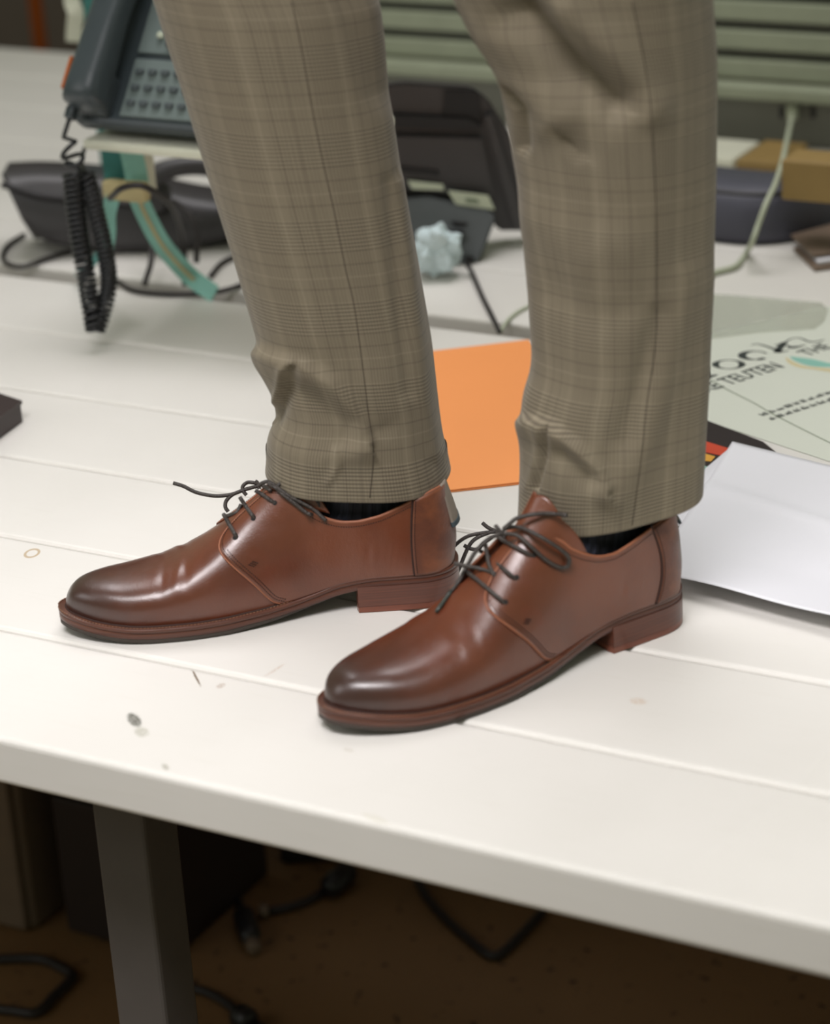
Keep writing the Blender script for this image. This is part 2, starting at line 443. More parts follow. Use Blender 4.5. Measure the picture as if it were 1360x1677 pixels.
def caps(x, L0, L1, rh=36.0, rt=70.0, pt=2.4):
    x = np.clip(x, L0, L1); h = np.clip((L0+rh-x)/rh, 0, 1); t = np.clip((x-(L1-rt))/rt, 0, 1)
    return (1-h**2.5)**(1/2.1)*(1-t**pt)**(1/2.0)
def yc(x): return -4.0*np.clip((x-200)/100, 0, 1)**1.5
def S(x, t, side):
    """point on the closed last, mm; side +1 outer, -1 inner; t 0 feather line .. 1 top centre line"""
    W = (fWl(x) if side > 0 else fWm(x))*caps(x, 3.0, 302.0)
    H = fH(x)*(1-np.clip((x-256)/46.0, 0, 1)**2.6)**(1/2.0)
    y = W*((1-t)**3+3*(1-t)**2*t*fP1y(x)+3*(1-t)*t*t*fP2y(x)*(1.0 if side > 0 else 1.0+0.2*np.clip((x-110)/40, 0, 1))+t**3*fCt(x))
    z = H*(3*(1-t)**2*t*fP1z(x)+3*(1-t)*t*t*1.0+t**3)
    wgt = np.clip(1-x/60, 0, 1)**2
    return np.array([x+fBk(z)*wgt, yc(x)+side*y, zfeather(x)+z])
TT = np.linspace(0, 1, 201)
def t_z(x, zz):
    H = fH(x)*(1-np.clip((x-256)/46.0, 0, 1)**2.6)**0.5
    z = H*(3*(1-TT)**2*TT*fP1z(x)+3*(1-TT)*TT*TT+TT**3); return float(np.interp(zz, z, TT))
def t_y(x, yy):
    y = np.array([abs(S(x, t, 1)[1]-yc(x)) for t in TT[60:]]); return float(np.interp(-yy, -y, TT[60:]))
def SN(x, t, side, off):
    """surface point moved outward by off"""
    p = S(x, t, side); e = 0.4
    tx = S(x+e, t, side)-S(x-e, t, side); ttv = S(x, min(t+0.01, 1.0), side)-S(x, max(t-0.01, 0), side)
    n = np.cross(tx, ttv)*side*1.0; l = np.linalg.norm(n)
    if l < 1e-9: return p
    return p - n/l*off
def resample(pts, n, pw=None):
    pts = np.array(pts, float); d = np.r_[0, np.cumsum(np.linalg.norm((pts[1:]-pts[:-1])*np.array([1, 120.0]), axis=1))]
    s = np.linspace(0, 1, n)
    if pw: s = s**pw
    s = s*d[-1]
    return np.stack([np.interp(s, d, pts[:, i]) for i in range(2)], 1)

def build_shoe(mirror, label, toe_w, heel_w, tabvis):
    root = empty('derby_shoe'); tag(root, label, 'shoe', 'brown leather derby shoes worn by the standing man')
    d = Vector((toe_w.x-heel_w.x, toe_w.y-heel_w.y, 0)); sc_ = 1.0
    ang = math.atan2(d.y, d.x)
    root.location = (heel_w.x, heel_w.y, 0.0004); root.rotation_euler = (0, 0, ang)
    k = d.length/(LS/1000.0); root.scale = (k, 1.03, 1.0)
    m = -1.0 if mirror else 1.0
    def w_(p): return (p[0]/1000, m*p[1]/1000, p[2]/1000)
    meshes = []
    def grid(name, G, mat, thick=None, mats=None, keep=True):
        n0, n1 = len(G), len(G[0]); vs = [w_(G[i][j]) for i in range(n0) for j in range(n1)]
        fs = []
        for i in range(n0-1):
            for j in range(n1-1):
                q = (i*n1+j, i*n1+j+1, (i+1)*n1+j+1, (i+1)*n1+j)
                fs.append(q)
        me = bpy.data.meshes.new(name); me.from_pydata(vs, [], fs); me.update()
        bm = bmesh.new(); bm.from_mesh(me); bmesh.ops.remove_doubles(bm, verts=bm.verts, dist=1e-5)
        bmesh.ops.recalc_face_normals(bm, faces=bm.faces)
        # outward
        cx = Vector((0.15, 0, 0.03)); s_ = sum((f.normal.dot(f.calc_center_median()-Vector((min(f.calc_center_median().x, 0.26), 0, 0.025))))*f.calc_area() for f in bm.faces)
        if s_ < 0: bmesh.ops.reverse_faces(bm, faces=bm.faces)
        bm.to_mesh(me); bm.free()
        o = link(name, me, mats or [mat], root)
        if thick:
            sd = o.modifiers.new('thickness', 'SOLIDIFY'); sd.thickness = thick; sd.offset = -1.0
            if mats and len(mats) > 2: sd.material_offset = 1; sd.material_offset_rim = 2
        if keep: meshes.append(o)
        return o
    # ---- vamp
    crease = [(212, 0.9, 0.9), (224, 0.5, -0.7), (205, 0.45, -0.5)] if mirror else [(196, 0.6, -0.5), (206, 0.55, 0.5)]
    G = []
    for q_ in np.linspace(0, 1, 120)**1.7:
        row = []
        for v in np.linspace(-1, 1, 81):
            side = -1 if v < 0 else 1; t = 1-abs(v)
            xe = 118+30*np.clip((t-0.35)/0.4, 0, 1); x = 302-(302-xe)*q_
            p = SN(x, t, side, 0.0)
            amp = 0
            for c, ww, a in crease:
                cc = c + 10*(1-t)*1.0
                amp += a*math.exp(-((x-cc)/3.2)**2)*math.exp(-((t-0.72)/0.30)**2)
            p = p+np.array([0, side*0.3*amp, amp])
            row.append(p)
        G.append(row)
    grid('vamp', G, M['vamp'])
    # ---- tongue
    G = []; tF = t_y(180, 22)
    va = [0, 0.5, 0.8, 1.0]; xb_ = [120, 112, 104, 97]; tb_ = [1.0, t_z(112, 88), t_z(104, 77), t_z(97, 61)]
    for u_ in np.linspace(0, 1, 50):
        row = []
        for v in np.linspace(-1, 1, 41):
            side = -1 if v < 0 else 1; av = abs(v)
            xb2 = float(np.interp(av, va, xb_)); t2 = float(np.interp(av, va, tb_)); t1 = 1-av*(1-tF)
            x = 180+(xb2-180)*u_; tt = t1+(t2-t1)*u_**1.4
            p = SN(x, tt, side, -0.6+1.1*min(1, u_*5))
            lf_ = (max(0, 145-x)*0.32*(1-av**2)) if not mirror else 0
            row.append(p+np.array([0.1*lf_, 0, lf_]))
        G.append(row)
    grid('tongue', G, M['quarter'], 0.0022, [M['quarter'], M['lining'], M['edge']])
    # ---- quarters
    ztop = table([0, 15, 28, 45, 60, 75, 90, 100, 110, 125], [68, 68, 66, 61, 55.5, 52, 56, 63, 73, 88], 3) if not mirror else table([0, 15, 28, 45, 60, 75, 90, 100, 110, 125], [68, 69, 66, 58.5, 52, 49.5, 52, 58, 67, 84], 3)
    def cx_(s_): return (38-6.5*math.sin(s_*math.pi)) if not mirror else (33+2.5*math.sin(s_*math.pi)-3*s_)
    Tpt = (141, 0.92)
    tl = [(x, t_z(x, float(ztop(x)))) for x in np.linspace(3, 110, 30)]
    t118 = tl[-1][1]
    for q in np.linspace(0.15, 1, 8):
        tl.append((110+(141-110)*q, t118+(Tpt[1]-t118)*(q**0.95)))
    front = catmull([(138, 0.0), (147, 0.06), (157, 0.2), (168, 0.36), (176, 0.51), (181, 0.66), (180.8, 0.77), (176, 0.85), (166, 0.905), (154, 0.925), (141, 0.92)], 8)
    front = [(float(a[0]), float(min(a[1], 0.985))) for a in front]
    quarters = []
    def coons(bottom, top, left, right, nu, nv):
        U = []
        for i in range(nu):
            u = i/(nu-1); row = []
            for j in range(nv):
                v = j/(nv-1)
                b_ = u**4; p = (1-v)*bottom[i]+v*top[i]+(1-b_)*(left[j]-(1-v)*bottom[0]-v*top[0])+b_*(right[j]-(1-v)*bottom[-1]-v*top[-1])
                row.append(p)
            U.append(row)
        return U
    nu, nv = 130, 46
    bot = resample([(3+ (134-3)*q**2.0, 0.0) for q in np.linspace(0, 1, 60)], nu, 1.6)
    topc = resample(tl, nu, 1.6); lf = resample([tl[0], (3, 0)][::-1], nv); rt = resample(front, nv)
    CG = coons(bot, topc, lf, rt, nu, nv)
    # the flap away from the viewer on the near shoe gapes open, its facing edge further from the middle
    front_open = catmull([(138, 0.0), (147, 0.06), (157, 0.2), (167, 0.35), (174, 0.47), (178, 0.57), (177.5, 0.65), (172, 0.72), (160, 0.765), (150, 0.78), (141, 0.79)], 8)
    front_open = [(float(a_[0]), float(a_[1])) for a_ in front_open]
    tl_open = [q_ for q_ in tl if q_[1] < 0.70]; tl_open += [(tl_open[-1][0]+(141-tl_open[-1][0])*q_, tl_open[-1][1]+(0.79-tl_open[-1][1])*q_) for q_ in (0.25, 0.5, 0.75, 1.0)]
    def gape(x_, t_): return 5.0*np.clip((t_-0.42)/0.36, 0, 1)**1.6*np.clip((x_-118)/22, 0, 1)*np.clip((186-x_)/24, 0, 1)
    FR = {1: front, -1: front if mirror else front_open}; TLc = {1: tl, -1: tl if mirror else tl_open}
    for side in (1, -1):
        if side < 0 and not mirror:
            topc = resample(tl_open, nu, 1.6); rt = resample(front_open, nv); CG = coons(bot, topc, lf, rt, nu, nv)
        G = [[SN(float(np.clip(p[0], 3.001, 300)), float(np.clip(p[1], 0, 1)), side, 1.5*min(1.0, p[0]/12.0+0.3)+(gape(p[0], p[1]) if (side < 0 and not mirror) else 0)) for p in row] for row in CG]
        # slight waist wrinkles on the visible flank
        for i in range(nu):
            for j in range(nv):
                x_, t_ = CG[i][j]
                a = 0.30*math.sin(x_*0.9+t_*26+2.2*math.sin(x_*0.21+t_*7))*math.exp(-((x_-66)/16)**2)*math.exp(-((t_-0.15)/0.06)**2)*(0.5+0.5*math.sin(x_*0.37+1.0))
                G[i][j] = G[i][j]+np.array([0, side*a, 0])
        quarters.append(grid('quarter', G, M['quarter'], 0.0017, [M['quarter'], M['lining'], M['edge']]))
    # ---- heel counter
    G = []
    for v in np.linspace(-1, 1, 61):
        side = -1 if v < 0 else 1; q = abs(v)**1.6; row = []
        for j in range(24):
            s_ = j/23; x = 3+q*cx_(s_)
            tt = t_z(x, float(ztop(x)))*(s_)+0.0015*0
            row.append(SN(max(3.001, x), tt, side, 1.5*min(1.0, x/12.0+0.3)+1.1))
        G.append(row)
    sm_ = M['suede_clean'] if mirror else M['suede']
    grid('heel_counter', G, sm_, 0.0012, [sm_, sm_, M['stitch']])
    # ---- topline piping, counter seam
    def surf_curve(c, side, off): return [w_(SN(max(3.001, a), b, side, off)) for a, b in c]
    def surf_curve(c, side, off): return [w_(SN(max(3.001, a), b, side, off)) for a, b in c]
    for side in (1, -1):
        if side < 0 and not mirror: c = [w_(SN(max(3.001, a_), b_, side, 0.7+gape(a_, b_))) for a_, b_ in resample(tl_open, 70)]
        else: c = surf_curve(resample(tl, 70), side, 0.7)
        v, f = tube_geo(c, 0.0013, 6); mesh('topline_piping', v, f, M['edge'], root)
    for side in (1, -1):
        if side < 0 and not mirror: c = [w_(SN(max(3.001, a_), b_, side, 0.95+gape(a_, b_))) for a_, b_ in resample(front_open, 110)[2:]]
        else: c = surf_curve(resample(front, 110)[2:], side, 0.95)
        v, f = tube_geo(c, 0.0008, 6); mesh('facing_edge', v, f, M['edge'], root)
    # ---- punched eyelets, three a side
    for side in (1, -1):
        for ex, et in (((137, 0.70), (154, 0.70), (169, 0.635)) if not mirror else ((137, 0.72), (154, 0.74), (169, 0.69))):
            if side < 0 and not mirror: continue      # hidden behind the gaping flap's edge
            c0 = SN(ex, et, side, 1.62); e1 = SN(ex+1, et, side, 1.62)-c0; e2 = SN(ex, et+0.01, side, 1.62)-c0
            e1 /= np.linalg.norm(e1); nn = np.cross(e1, e2); nn /= np.linalg.norm(nn); e2 = np.cross(nn, e1)
            vs_ = [w_(c0+(e1*math.cos(a)+e2*math.sin(a))*1.9) for a in np.linspace(0, 2*math.pi, 14, endpoint=False)]
            o = mesh('eyelet', vs_, [tuple(range(14))], M['hole'], root, smooth=False)
            sd = o.modifiers.new('t', 'SOLIDIFY'); sd.thickness = 0.0004; sd.offset = 0
    # ---- stitching rows
    sv, sf = [], []
    def dash(a, b, r, V0=sv, F0=sf):
        n0 = len(V0); v, f = tube_geo([a, b], r, 5); V0.extend(v); F0.extend([tuple(n0+i for i in q) for q in f])
    def stitch_row(c, side, off, pitch=0.0019, r=0.00034, V0=sv, F0=sf):
        pts = [Vector(p) for p in surf_curve(c, side, off)]
        ds = [0.0]
        for i in range(1, len(pts)): ds.append(ds[-1]+(pts[i]-pts[i-1]).length)
        s_ = 0.001
        A = np.array([list(p) for p in pts]); ds = np.array(ds)
        def at(q): return Vector([np.interp(q, ds, A[:, k_]) for k_ in range(3)])
        while s_+pitch*0.6 < ds[-1]:
            dash(at(s_), at(s_+pitch*0.55), r, V0, F0); s_ += pitch
    def inset(c, di):
        c = np.array(c); out = []
        for i in range(len(c)):
            a = c[max(i-1, 0)]; b = c[min(i+1, len(c)-1)]; tv = (b-a)*np.array([1, 120.0]); tv /= np.linalg.norm(tv)+1e-9
            nrm = np.array([-tv[1], tv[0]]); out.append((c[i][0]+nrm[0]*di, c[i][1]+nrm[1]*di/120.0))
        return out
    for side in (1, -1):
        stitch_row(inset(resample(FR[side], 140), 2.6), side, 1.75 if FR[side] is front else 1.2)
        stitch_row(inset(resample(front[:40], 90), 4.6), side, 1.75)
        stitch_row(inset(resample(TLc[side], 120), -2.8)[6:], side, 1.75)
        # bar tack
        for a in np.linspace(0, 3, 4):
            stitch_row([(159+a*1.2, 0.36+a*0.01), (153+a*1.2, 0.38+a*0.01)], side, 1.9)
        stitch_row([(3+cx_(s_)-1.8, t_z(30, float(ztop(30)))*s_) for s_ in np.linspace(0.02, 0.98, 50)], side, 2.75)
    o = mesh('stitching', sv, sf, M['stitch'], root); tag(o, kind='stuff')
    # dark seam groove beside the counter
    for side in (1, -1):
        c = surf_curve([(3.6+cx_(s_), t_z(30, float(ztop(30)))*s_) for s_ in np.linspace(0.0, 1, 40)], side, 1.55)
        v, f = tube_geo(c, 0.0009, 6); mesh('seam_welt', v, f, M['stitch'], root)
    # ---- sole unit
    def outline(x, side, grow=0.0):
        mg = np.interp(x, [0, 60, 100, 140, 180, 308], [1.2, 1.2, 1.5, 4.5, 6.0, 5.5])
        x_ = np.clip(x, 0.0, LS)
        Wd = (fWl(x) if side > 0 else fWm(x))+mg+grow
        return Wd*caps(x_, 0.0, LS, 37, 74)
    def ring(x0, x1, n, grow=0.0):
        th = np.linspace(0, math.pi, n); xa = x0+(x1-x0)*(1-np.cos(th))/2
        L = [(float(x), float(yc(x)+outline(x, 1, grow)), 1) for x in xa]
        R = [(float(x), float(yc(x)-outline(x, -1, grow)), -1) for x in xa[::-1][1:-1]]
        return L+R
    def slab(name, pts, zlo, zhi, mat, growlo=0.0, bev=0.0008):
        n = len(pts); vs, fs = [], []
        levels = [(0.0, -0.35), (0.08, 0.0), (0.92, 0.0), (1.0, -0.35)]
        cx_ = 150.0
        for q, g in levels:
            for (x, y, s_) in pts:
                z = zlo(x)*(1-q)+zhi(x)*q
                dx, dy = x-min(max(x, 40), 250), y-yc(x); l = math.hypot(dx, dy)+1e-6
                vs.append(w_((x+dx/l*g, y+dy/l*g, z)))
        for r_ in range(len(levels)-1):
            for i in range(n):
                fs.append((r_*n+i, r_*n+(i+1) % n, (r_+1)*n+(i+1) % n, (r_+1)*n+i))
        # caps as strips across
        h = (n+2)//2
        def strip(base, rev):
            for i in range(h-1):
                a = i; b = i+1; c = (n-(i+1)) % n; d_ = (n-i) % n
                q = [base+a, base+b, base+c, base+d_]; q2 = []
                for e in q:
                    if e not in q2: q2.append(e)
                if len(q2) > 2: fs.append(tuple(q2[::-1] if rev else q2))
        strip(0, False); strip((len(levels)-1)*n, True)
        bm = bmesh.new(); bv = [bm.verts.new(v) for v in vs]
        for f in fs:
            try: bm.faces.new([bv[i] for i in f])
            except Exception: pass
        o = bobj(name, bm, mat, root, smooth=True); meshes.append(o)
        return o
    full = ring(0, LS, 90)
    slab('welt', full, lambda x: zfeather(x)-3.0, lambda x: zfeather(x)+0.2, M['sole'])
    slab('midsole', ring(0.4, LS-0.4, 90, -0.5), lambda x: fZb(x)+min(3.6, 3.6*max(0, (x-100)/60)) , lambda x: zfeather(x)-3.0, M['sole'])
    slab('outsole', ring(0.8, LS-0.9, 90, -0.9), lambda x: fZb(x), lambda x: fZb(x)+0.4+min(3.4, 3.4*max(0, (x-100)/60)), M['rubber'])
    xh = 82.7
    hp = [p for p in ring(0, LS, 150, 0.2) if p[0] <= xh]
    hp_l = [p for p in hp if p[2] > 0]; hp_r = [p for p in hp if p[2] < 0]
    hp = hp_l+[(xh-1, hp_l[-1][1]-6, 1), (xh-3, 0.0, 1), (xh-1, hp_r[0][1]+6, -1)]+hp_r
    def prism(name, pts, z0, z1, mat):
        n = len(pts); bm = bmesh.new(); lo = [bm.verts.new(w_((x, y, z0))) for x, y, s_ in pts]; hi = [bm.verts.new(w_((x, y, z1))) for x, y, s_ in pts]
        bm.faces.new(lo[::-1]); bm.faces.new(hi)
        for i in range(n): bm.faces.new((lo[i], lo[(i+1) % n], hi[(i+1) % n], hi[i]))
        o = bobj(name, bm, mat, root, smooth=False); meshes.append(o); return o
    prism('heel_block', hp, 5.2, 22.5, M['heel'])
    prism('heel_top_piece', [(p[0]+0.3 if p[0] < 5 else p[0], p[1]*0.99, p[2]) for p in hp], 0.0, 4.9, M['heeltip'])
    # welt stitching
    v2, f2 = [], []
    rr = [p for p in full if p[0] > 34]
    gp = ring(0, LS, 220, -2.6)
    for side in (1, -1):
        pl = [p for p in gp if p[2] == side and p[0] > 40]
        pl.sort(key=lambda q: q[0])
        A = np.array([[p[0], p[1], float(zfeather(p[0]))+0.5] for p in pl]); ds = np.r_[0, np.cumsum(np.linalg.norm(A[1:]-A[:-1], axis=1))]
        s_ = 0.5
        while s_+1.6 < ds[-1]:
            a = [np.interp(s_, ds, A[:, i]) for i in range(3)]; b = [np.interp(s_+1.5, ds, A[:, i]) for i in range(3)]
            dash(Vector(w_(a)), Vector(w_(b)), 0.00042, v2, f2); s_ += 2.7
    o = mesh('welt_stitching', v2, f2, M['weltstitch'], root); tag(o, kind='stuff')
    # dark gully between welt and upper
    for side in (1, -1):
        c = [w_(S(x, 0.0, side)+np.array([0, side*0.4, 0.5])) for x in 3+(302-3)*(1-np.cos(np.linspace(0, math.pi, 120)))/2]
        v, f = tube_geo(c, 0.0009, 6); mesh('upper_seam', v, f, M['stitch'], root)
    # insole
    G = []
    for x in np.linspace(6, 200, 40):
        G.append([np.array([x, yc(x)+v*(fWl(x) if v > 0 else fWm(x))*0.93*caps(x, 3, 302), zfeather(x)+3.0]) for v in np.linspace(-1, 1, 9)])
    grid('insole', G, M['lining'], None, None, keep=False)
    # pull tab on the back
    z0_, z1_ = (70, 34) if tabvis else (66, 52)
    def tab(name, za, zb, add, mat, th):
        G = []
        for zz in np.linspace(za, zb, 12):
            row = []
            fl = (z0_-zz)/(z0_-z1_)
            for v in np.linspace(-1, 1, 13):
                side = -1 if v < 0 else 1; x = 3.0+0.02+6.0*v*v
                p = SN(x, t_z(x, zz), side, 2.2+add); row.append(p+np.array([-3.2*fl**1.5, 0, 0]))
            G.append(row)
        grid(name, G, mat, th, None, keep=False)
    tab('pull_tab', z0_, z1_, 0.0, M['tab'], 0.0015)
    tab('tab_end', z1_+3.5, z1_-0.5, 0.6, M['tabend'], 0.0024)
    bpy.context.view_layer.update()
    # BVH in world space for laces
    vs, fs = [], []
    dg = bpy.context.evaluated_depsgraph_get()
    for o in meshes:
        ev = o.evaluated_get(dg); me = ev.to_mesh(); n0 = len(vs)
        vs += [o.matrix_world@v.co for v in me.vertices]; fs += [tuple(n0+i for i in p.vertices) for p in me.polygons]; ev.to_mesh_clear()
    return root, BVHTree.FromPolygons(vs, fs)

def axis_pt(x, y, a, L): return Vector((x+L*math.cos(a), y+L*math.sin(a), 0))
RHL = Vector((-0.7531, 0.3907, 0)); RT = axis_pt(RHL.x, RHL.y, -2.0438, 0.308*1.058)
LHL = Vector((-0.9288, 0.3625, 0)); LT = axis_pt(LHL.x, LHL.y, -2.5351, 0.308*1.0576)
near_shoe, bvh_near = build_shoe(False, 'brown leather derby shoe nearer the viewer, with loose lace loops over the vamp', RT, RHL, False)
far_shoe, bvh_far = build_shoe(True, 'brown leather derby shoe farther back on the left, grey pull tab at its heel', LT, LHL, True)

def trace(bvh, pts, sm=6, default=1.6):
    """pixel way-points (x, y, lift mm) laid on the shoe; misses take the depth of their neighbours"""
    ds = []
    for p in pts:
        lift = (p[2] if len(p) > 2 else default)/1000
        d = ray(p[0], p[1]); hit = bvh.ray_cast(CAM, d.normalized(), 4.0)
        free = len(p) > 3
        ds.append(None if (hit[0] is None or free) else ((hit[0]-CAM).dot(CF), lift, hit[1]))
    idx = [i for i, v in enumerate(ds) if v is not None]
    out = []
    for i, p in enumerate(pts):
        d = ray(p[0], p[1])
        if ds[i] is not None:
            depth = ds[i][0]-ds[i][1]*1.3
        else:
            lift = (p[2] if len(p) > 2 else default)/1000
            lo = [j for j in idx if j < i]; hi = [j for j in idx if j > i]
            if lo and hi:
                a, b = lo[-1], hi[0]; q = (i-a)/(b-a); depth = ds[a][0]*(1-q)+ds[b][0]*q-lift
            elif lo: depth = ds[lo[-1]][0]-lift
            elif hi: depth = ds[hi[0]][0]-lift
            else: depth = 2.1
        out.append(CAM+d*depth)
    return catmull([list(v) for v in out], sm)
def laces(root, bvh, segs, eyelets, aglets, r=0.00165):
    inv = root.matrix_world.inverted()
    for i_, s_ in enumerate(segs):
        c = trace(bvh, s_, 7); v, f = tube_geo(c, r, 8)
        lace = mesh('shoelace', [inv@q for q in v], f, M['lace'], root)
        for a, b, k_ in aglets:
            if k_ != i_: continue
            c = trace(bvh, [a, b], 4); v, f = tube_geo(c, [r*1.05]*(len(c)-1)+[r*0.8], 8)
            mesh('aglet', [inv@q for q in v], f, M['aglet'], lace)
laces(near_shoe, bvh_near, [
    [(873, 911, -1), (862, 905, 1.5), (843, 895, 2.5), (828, 887, 3.5), (817, 880, 4)],
    [(846, 949, -1), (838, 943, 1.5), (825.6, 932.5, 1.8), (799, 910.5, 4), (786, 901.6, 4.5)],
    [(828, 989, -1), (820, 982, 1.5), (803.5, 967.8, 1.8), (777, 945.7, 3), (766, 937, 4)],
    [(812, 940, 0.5), (790, 932.5, 1.6), (768, 928, 2), (744, 922.6, 0.5)],
    [(810, 943.5, 0.5), (801, 923.7, 1.8), (797, 901.6, 2), (794.7, 888, 4)],
    [(816.8, 870.7, 6), (790, 873, 8), (763.8, 879.6, 9), (741.8, 897, 10, 1), (727.4, 919, 9, 1), (723, 943.5, 8, 1), (730.7, 959, 7, 1), (740.7, 956.8, 4), (752.8, 930, 5), (768, 895, 6), (783, 880, 6), (812, 868.5, 6)],
    [(821, 873, 6), (799, 884, 5.5), (779, 904, 5), (766, 926, 5), (753, 950, 4.5), (739.6, 967.8, 4)],
    [(825.6, 866, 6), (836, 857, 6), (847.6, 848.7, 6), (874, 842.5, 6), (900.6, 841, 6, 1), (929, 843.8, 14, 1)],
    [(823, 867, 6), (847.6, 863, 6), (874, 873, 6), (900.6, 888, 7), (920.4, 901.6, 6, 1), (932.6, 915, 5, 1), (929, 928, 2.2), (914, 928, 1.8), (892, 915, 2), (867.5, 893, 4), (847.6, 877, 6), (823, 873, 6)],
    [(812, 861, 7), (816, 866, 9), (822, 874, 9), (827, 881, 7)],
    [(790, 856, 3), (797, 862, 4), (803.5, 866, 5), (815, 871, 6)],
    [(760, 893, 4), (772, 899, 4), (783, 899, 4), (792, 890, 5), (806, 880, 6)],
], None, [((739.6, 967.8, 4), (714.5, 1002, 3.5), 6), ((929, 843.8, 14), (961, 854, 16), 7)])
laces(far_shoe, bvh_far, [
    [(450.5, 824, -1), (440, 817, 1.5), (430, 810, 1.8), (418, 803, 3)],
    [(418, 849, -1), (412, 842, 1.5), (404.5, 831.6, 2), (396, 819, 2), (393, 814, 1.5)],
    [(389, 881, -1), (384, 873, 1.5), (377, 861, 2), (368, 845, 1.8), (366, 842, 1)],
    [(372, 845, 0.8), (384, 841, 1.5), (391, 835, 1.5), (395, 826, 1)],
    [(423, 796, 4), (411, 799, 5), (397.7, 803, 5), (385, 808, 5, 1), (372.6, 811, 5, 1), (350, 812, 6, 1), (322, 806.5, 8, 1), (300, 796, 10, 1), (283.7, 791, 12, 1)],
    [(421.6, 791.7, 4), (412, 790, 4), (404.5, 790.5, 3, 1), (397.7, 797, 2, 1), (399, 805, 1), (404, 811, 1)],
    [(384, 808, 4), (376, 814, 2, 1), (370, 822, 1, 1), (369.5, 831, 1, 1), (374, 838, 1)],
    [(422.7, 796, 4), (430, 791, 5), (438.7, 789, 5), (449, 794, 4), (459, 802, 3.5), (475, 813, 2.5), (498, 825, 2.5, 1), (516, 836, 2.5, 1), (534.5, 853, 1.8)],
    [(454.7, 796, 4), (462, 790, 5, 1), (470.6, 788, 6, 1), (489, 793, 6, 1), (507, 806.5, 6, 1), (521, 822, 5, 1), (524, 833, 3, 1), (519, 836, 3, 1)],
    [(438, 792, 5), (452, 799, 4), (464, 810, 3), (484, 825, 2), (500, 838, 1.8), (510, 842.5, 1.8), (515, 838, 2.5)],
    [(418, 788, 6), (421, 790, 7.5), (424, 797, 7), (425, 801, 5)],
    [(426, 793, 4), (434, 797, 4), (443, 803, 3)],
], None, [])

# ------------------------------------------------------------------ the man: trousers, socks, legs
person = empty('person', (near_shoe.location+far_shoe.location)/2)
tag(person, 'person in brown glen plaid trousers and navy ribbed socks, standing on the desk', 'person')
bpy.context.view_layer.update()
PO = Vector(person.location)
CAMn, CRn, CUn, CFn = [np.array(v) for v in (CAM, CR, CU, CF)]
def projn(p):
    v = p-CAMn; f = v@CFn
    return np.stack([CX+FPX*(v@CRn)/f, CY-FPX*(v@CUn)/f], -1)
def seg_dist(q, a, b):
    a = np.array(a, float); b = np.array(b, float); ab = b-a; t = np.clip(((q-a)@ab)/(ab@ab), 0, 1)
    d = q-(a+t[..., None]*ab); s_ = ab[0]*(q[..., 1]-a[1])-ab[1]*(q[..., 0]-a[0])
    return np.linalg.norm(d, axis=-1), np.sign(s_), t
NT_, NR = 220, 260
def trouser_leg(A, spec, hem_tilt, ridges, hip, seed, hemdip=0.0):
    """spec rows: image row, left px, right px (outline as seen); A: point of the leg's own upright plane"""
    sp = np.array(spec, float); rows = np.linspace(sp[0, 0], sp[-1, 0], NR)
    def ip(k):
        c = np.interp(rows, sp[:, 0], sp[:, k]); kk = np.exp(-0.5*(np.arange(-8, 9)/3.0)**2); kk /= kk.sum()
        cp = np.pad(c, 8, mode='reflect', reflect_type='odd'); return np.convolve(cp, kk, mode='valid')
    L, R = ip(1), ip(2); rt = np.interp(rows, sp[:, 0], sp[:, 3])
    th = np.linspace(0, 2*np.pi, NT_, endpoint=False)
    FHn, RHn = np.array(FH), np.array(RH); verts = np.zeros((NR, NT_, 3)); vlen = np.zeros(NR); prev = None
    for i in range(NR):
        cl = np.array(VP(L[i], rows[i], A)); cr = np.array(VP(R[i], rows[i], A)); c = (cl+cr)/2; a = np.linalg.norm(cr-cl)/2
        b = a*rt[i]; ct, st = np.cos(th), np.sin(th)
        sx = np.sign(ct)*np.abs(ct)**0.92; sy = np.sign(st)*np.abs(st)**0.92
        ax = (cr-cl)/2; u = 1-i/(NR-1)          # u = 1 at top when rows run downwards
        f = (i/(NR-1))
        tz = hem_tilt*max(0, (f-0.8)/0.2)
        verts[i] = c+sx[:, None]*ax+sy[:, None]*b*FHn
        verts[i][:, 2] += tz*ct + hemdip*max(0, (f-0.85)/0.15)*(-st)
        if prev is not None: vlen[i] = vlen[i-1]+np.linalg.norm(c-prev)
        prev = c
    q = projn(verts); cen = verts.mean(1, keepdims=True); nrm = verts-cen; nrm[..., 2] = 0; nrm /= np.linalg.norm(nrm, axis=-1, keepdims=True)+1e-9
    front = np.clip((-(nrm@FHn))*1.6+0.5, 0, 1)
    disp = np.zeros((NR, NT_))
    for poly, amp, wa, wb in ridges:       # wa: falloff (px) on one side, wb on the other
        best = None
        for k in range(len(poly)-1):
            d, s_, t = seg_dist(q, poly[k], poly[k+1])
            if best is None: best = (d, s_)
            else:
                mk = d < best[0]; best = (np.where(mk, d, best[0]), np.where(mk, s_, best[1]))
        d, s_ = best; wv = np.where(s_ > 0, wa, wb)
        disp += amp*np.exp(-(d/wv)**2)*front
    r_ = random.Random(seed)
    for k in range(6):
        fr = r_.uniform(2, 5); ph = r_.uniform(0, 6.28); vr = r_.uniform(4, 11)
        disp += 0.0010*np.sin(th[None, :]*round(fr)+ph+vlen[:, None]*vr)
    verts = verts+nrm*disp[..., None]
    per = th/(2*np.pi)*0.46
    return verts, per, vlen
def hem_adjust(verts): return verts
AL = Vector(LHL)+ (Vector(LT)-Vector(LHL)).normalized()*0.085; AL.z = 0; AL += FH*0.016
AR = Vector(RHL)+ (Vector(RT)-Vector(RHL)).normalized()*0.080; AR.z = 0; AR += FH*0.018
